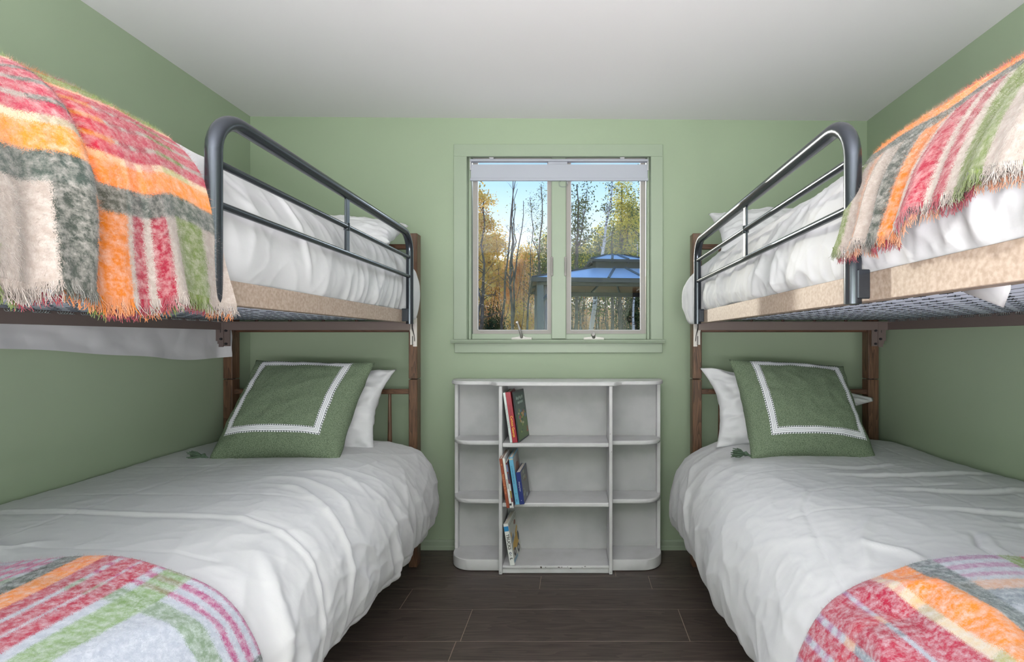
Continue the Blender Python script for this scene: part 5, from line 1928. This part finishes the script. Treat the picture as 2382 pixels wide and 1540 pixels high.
def leaves(tips, n, size, spread, seed, flatz=1.0):
    n, size = int(n * 2.6), size * 0.58
    rs = np.random.RandomState(seed)
    Tn = np.array([t[:] for t in tips])
    c_ = Tn[rs.randint(0, len(Tn), n)] + rs.normal(0, 1, (n, 3)) * spread * np.array([1, 1, flatz])
    a = rs.normal(0, 1, (n, 3))
    a /= np.linalg.norm(a, axis=1, keepdims=True)
    b_ = np.cross(a, rs.normal(0, 1, (n, 3)))
    b_ /= np.linalg.norm(b_, axis=1, keepdims=True)
    s = size * (0.6 + 0.8 * rs.rand(n, 1))
    V = np.stack([c_ - a * s, c_ + b_ * s * 0.5, c_ + a * s, c_ - b_ * s * 0.5], 1).reshape(-1, 3)
    return V, np.arange(4 * n).reshape(n, 4)

def tree(px, d, H, label, leafm, nleaf, lsize, spread, lean_=(0, 0), r0=None, nb=22, seed=0, barkm='bark', fork=0, b0=0.25, bl=0.2, group=None, up=0.9, flatz=1.0):
    x = (px - 1340) * d / 1163
    z = gz(d) - 0.03
    r = thing('tree', label, 'tree', (x, d, z), (0, 0, 0), group)
    tk, tips = tree_geo(H, r0 or H * 0.009, lean_, nb, seed, None, fork, b0, bl, up)
    tk.build('trunk', M[barkm], r, smooth=True, fix=False)
    if nleaf:
        V, F = leaves(tips, nleaf, lsize, spread, seed + 1, flatz)
        o_ = np_mesh('foliage', V, F, M[leafm], r, None, False)
        o_['kind'] = 'stuff'
    return r
def Htop(ypx, d):
    return 1.187 + (790 - ypx) * d / 1163 - gz(d)
GRP = 'autumn trees of the wood beyond the window'
# nearer, individually recognisable trees
tree(1116, 14.5, Htop(480, 14.5), 'dark forked bare tree at the left edge of the left pane', 'leaf_rust', 160, 0.05, 0.15, (0.15, 0), 0.075, 26, 301, fork=1, b0=0.3, bl=0.24)
tree(1162, 17, Htop(405, 17), 'tall thin bare trunk bending right, in the left pane', None, 0, 0, 0, (0.50, 0), 0.055, 12, 302, b0=0.55, bl=0.12, up=1.6)
tree(1185, 16, Htop(415, 16), 'tall bare tree splitting into upright stems, middle of the left pane', 'leaf_lime', 30, 0.05, 0.2, (0.15, 0), 0.062, 16, 303, fork=3, b0=0.4, bl=0.12, up=1.8)
tree(1222, 20, Htop(570, 20), 'slim pale bare trunk left of the gazebo', 'leaf_rust', 150, 0.05, 0.2, (0.25, 0), 0.06, 18, 304, b0=0.4)
tree(1256, 22, Htop(425, 22), 'narrow double stemmed tree with small dark leaves above the gazebo corner', 'leaf_green', 420, 0.055, 0.14, (0.05, 0), 0.07, 34, 305, fork=1, b0=0.35, bl=0.09, up=1.4)
tree(1338, 18, Htop(430, 18), 'sparse dark leaved tree at the left edge of the right pane', 'leaf_green', 950, 0.075, 0.16, (0.1, 0), 0.08, 36, 306, fork=2, b0=0.35, bl=0.15, up=1.3)
tree(1364, 16, Htop(420, 16), 'leaning white birch behind the gazebo', 'leaf_green', 260, 0.06, 0.12, (0.82, 0), 0.095, 16, 307, 'birch', b0=0.5, bl=0.10, up=1.2)
tree(1442, 23, Htop(425, 23), 'tall yellow leaved tree above the gazebo roof', 'leaf_lime', 2300, 0.085, 0.22, (0.1, 0), 0.11, 44, 308, fork=2, b0=0.4, bl=0.17)
tree(1424, 21, Htop(520, 21), 'dark straight trunk just left of the yellow leaved tree', 'leaf_green', 500, 0.07, 0.18, (0.0, 0), 0.09, 22, 309, b0=0.45, bl=0.16)
tree(1471, 20, Htop(560, 20), 'slim white birch near the right edge of the right pane', 'leaf_lime', 120, 0.06, 0.15, (0.22, 0), 0.06, 14, 310, 'birch', b0=0.5, bl=0.12)
tree(1507, 15, Htop(405, 15), 'tree with green leaves reaching in at the upper right pane', 'leaf_green', 520, 0.07, 0.16, (-0.1, 0), 0.09, 30, 311, b0=0.5, bl=0.14)
tree(1480, 24, Htop(665, 24), 'dark green young pine at the lower right of the right pane', 'leaf_pine', 2600, 0.08, 0.20, (0, 0), 0.06, 40, 312, b0=0.08, bl=0.32, up=0.2)
tree(1122, 27, Htop(448, 27), 'golden pine crown along the left side of the left pane', 'leaf_gold', 3200, 0.10, 0.28, (0.1, 0), 0.12, 44, 313, b0=0.3, bl=0.17, up=0.2, flatz=0.5)
for k, (px, d, yt, lf, nl, bm_) in enumerate([
        (1102, 25, 560, 'leaf_gold', 1500, 'bark'), (1148, 30, 560, 'leaf_gold', 2000, 'bark'), (1172, 34, 610, 'leaf_gold', 1600, 'bark'), (1204, 30, 612, 'leaf_rust', 1200, 'bark'),
        (1214, 38, 600, 'leaf_gold', 1500, 'bark'), (1236, 33, 585, 'leaf_gold', 1600, 'bark'), (1268, 28, 560, 'leaf_green', 1300, 'bark'), (1282, 36, 560, 'leaf_gold', 1500, 'bark'),
        (1296, 30, 540, 'leaf_lime', 1200, 'bark'), (1330, 27, 590, 'leaf_green', 800, 'bark'), (1345, 35, 570, 'leaf_lime', 1600, 'bark'), (1352, 22, 600, None, 0, 'bark'),
        (1376, 33, 545, 'leaf_lime', 1600, 'bark'), (1392, 24, 560, 'leaf_green', 700, 'bark'), (1404, 36, 520, 'leaf_lime', 1800, 'bark'), (1418, 19, 590, None, 0, 'bark'),
        (1432, 30, 500, 'leaf_lime', 2000, 'bark'), (1449, 18, 600, None, 0, 'bark'), (1460, 34, 500, 'leaf_gold', 2000, 'bark'), (1478, 29, 505, 'leaf_lime', 2200, 'bark'),
        (1500, 33, 500, 'leaf_lime', 1800, 'bark'), (1390, 28, 620, None, 0, 'birch'), (1347, 26, 640, None, 0, 'birch'), (1232, 26, 640, None, 0, 'birch'),
        (1070, 30, 520, 'leaf_gold', 1500, 'bark'), (1535, 28, 500, 'leaf_lime', 1500, 'bark'), (1580, 32, 520, 'leaf_gold', 1400, 'bark')]):
    rr = random.Random(k + 40)
    kind = {'leaf_gold': 'slender golden leaved tree', 'leaf_lime': 'slender yellow green tree', 'leaf_green': 'slender dark leaved tree', 'leaf_rust': 'slender rusty leaved tree', None: 'bare dark trunk'}[lf]
    if bm_ == 'birch':
        kind = 'thin white birch trunk'
    pane = 'left pane' if px < 1300 else 'right pane'
    tree(px, d, max(2.5, Htop(yt, d)), kind + ' in the wood seen through the ' + pane, lf, nl, 0.085 + 0.0015 * d, 0.30, (rr.uniform(-.4, .4), 0), None, 20, 400 + k, bm_, rr.choice([0, 0, 1]), 0.3, 0.2, GRP, 0.6)
for k, (px, d) in enumerate([(1030, 20), (985, 25), (1052, 27)]):  # trees out of view, added to keep sun off the gazebo
    tree(px, d, 8.0, 'dense golden tree added unseen left of the window to shade the gazebo', 'leaf_gold', 3500, 0.16, 0.45, (0, 0), None, 30, 500 + k, 'bark', 0, 0.2, 0.25, GRP, 0.5)
# shrubs and undergrowth
def shrub(px, d, w, h, n, leafm, label, seed):
    x = (px - 1340) * d / 1163
    r = thing('shrub', label, 'shrub', (x, d, gz(d) - 0.03))
    q = random.Random(seed)
    st = MB()
    tips = []
    for k in range(22):
        a = q.uniform(0, 2 * PI)
        rr = q.uniform(0, w / 2)
        e = (math.cos(a) * rr, math.sin(a) * rr * 0.7, h * q.uniform(0.4, 1.0) * (1 - 0.4 * rr / (w / 2)))
        st.tube([(q.gauss(0, .05), q.gauss(0, .05), -0.05), (e[0] * 0.5, e[1] * 0.5, e[2] * 0.6), e], [0.018, 0.012, 0.005], 4, cap=False)
        tips += [Vector(e), Vector((e[0] * .6, e[1] * .6, e[2] * .7)), Vector((e[0] * .8, e[1] * .8, e[2] * .4))]
    st.build('stems', M['bark'], r, smooth=True, fix=False)
    V, F = leaves(tips, n, 0.07, 0.22, seed)
    o_ = np_mesh('foliage', V, F, M[leafm], r, None, False)
    o_['kind'] = 'stuff'
shrub(1204, 21, 1.1, Htop(690, 21), 1800, 'leaf_gold', 'bright yellow shrub below the bare trunks in the left pane', 1)
shrub(1145, 20, 1.1, Htop(715, 20), 1500, 'leaf_pine', 'dark green bush low in the left pane', 2)
shrub(1228, 24, 0.9, Htop(715, 24), 700, 'leaf_rust', 'rusty orange shrub beside the gazebo post', 3)
shrub(1128, 25, 1.3, Htop(655, 25), 900, 'leaf_rust', 'rusty orange thicket at the left edge of the left pane', 4)
rs = np.random.RandomState(77)
tips = []
for k in range(700):
    d = rs.uniform(24, 46)
    px = rs.uniform(1060, 1600)
    tips.append(((px - 1340) * d / 1163, d, gz(d) + rs.rand() ** 1.4 * 3.0))
V, F = leaves([Vector(t) for t in tips], 15000, 0.09, 0.35, 78)
o = np_mesh('undergrowth', V, F, M['leaf_rust'], None, None, False)
tag(o, 'rusty brown undergrowth leaves on the slope beneath the trees', 'undergrowth', None, 'stuff')
tw = MB()
for k in range(260):
    d = rs.uniform(20, 40)
    px = rs.uniform(1080, 1540)
    x = (px - 1340) * d / 1163
    h_ = rs.uniform(1.5, 5.0)
    lx, ly = rs.normal(0, .5), rs.normal(0, .3)
    z = gz(d)
    tw.tube([(x, d, z), (x + lx * .5 + rs.normal(0, .06), d + ly * .5, z + h_ * .5), (x + lx, d + ly, z + h_)], [0.018, 0.014, 0.006], 3, cap=False)
o = tw.build('saplings', M['bark'], None, (0, 0, 0), True, False)
tag(o, 'thin bare saplings crowding the slope beneath the trees', 'saplings', None, 'stuff')
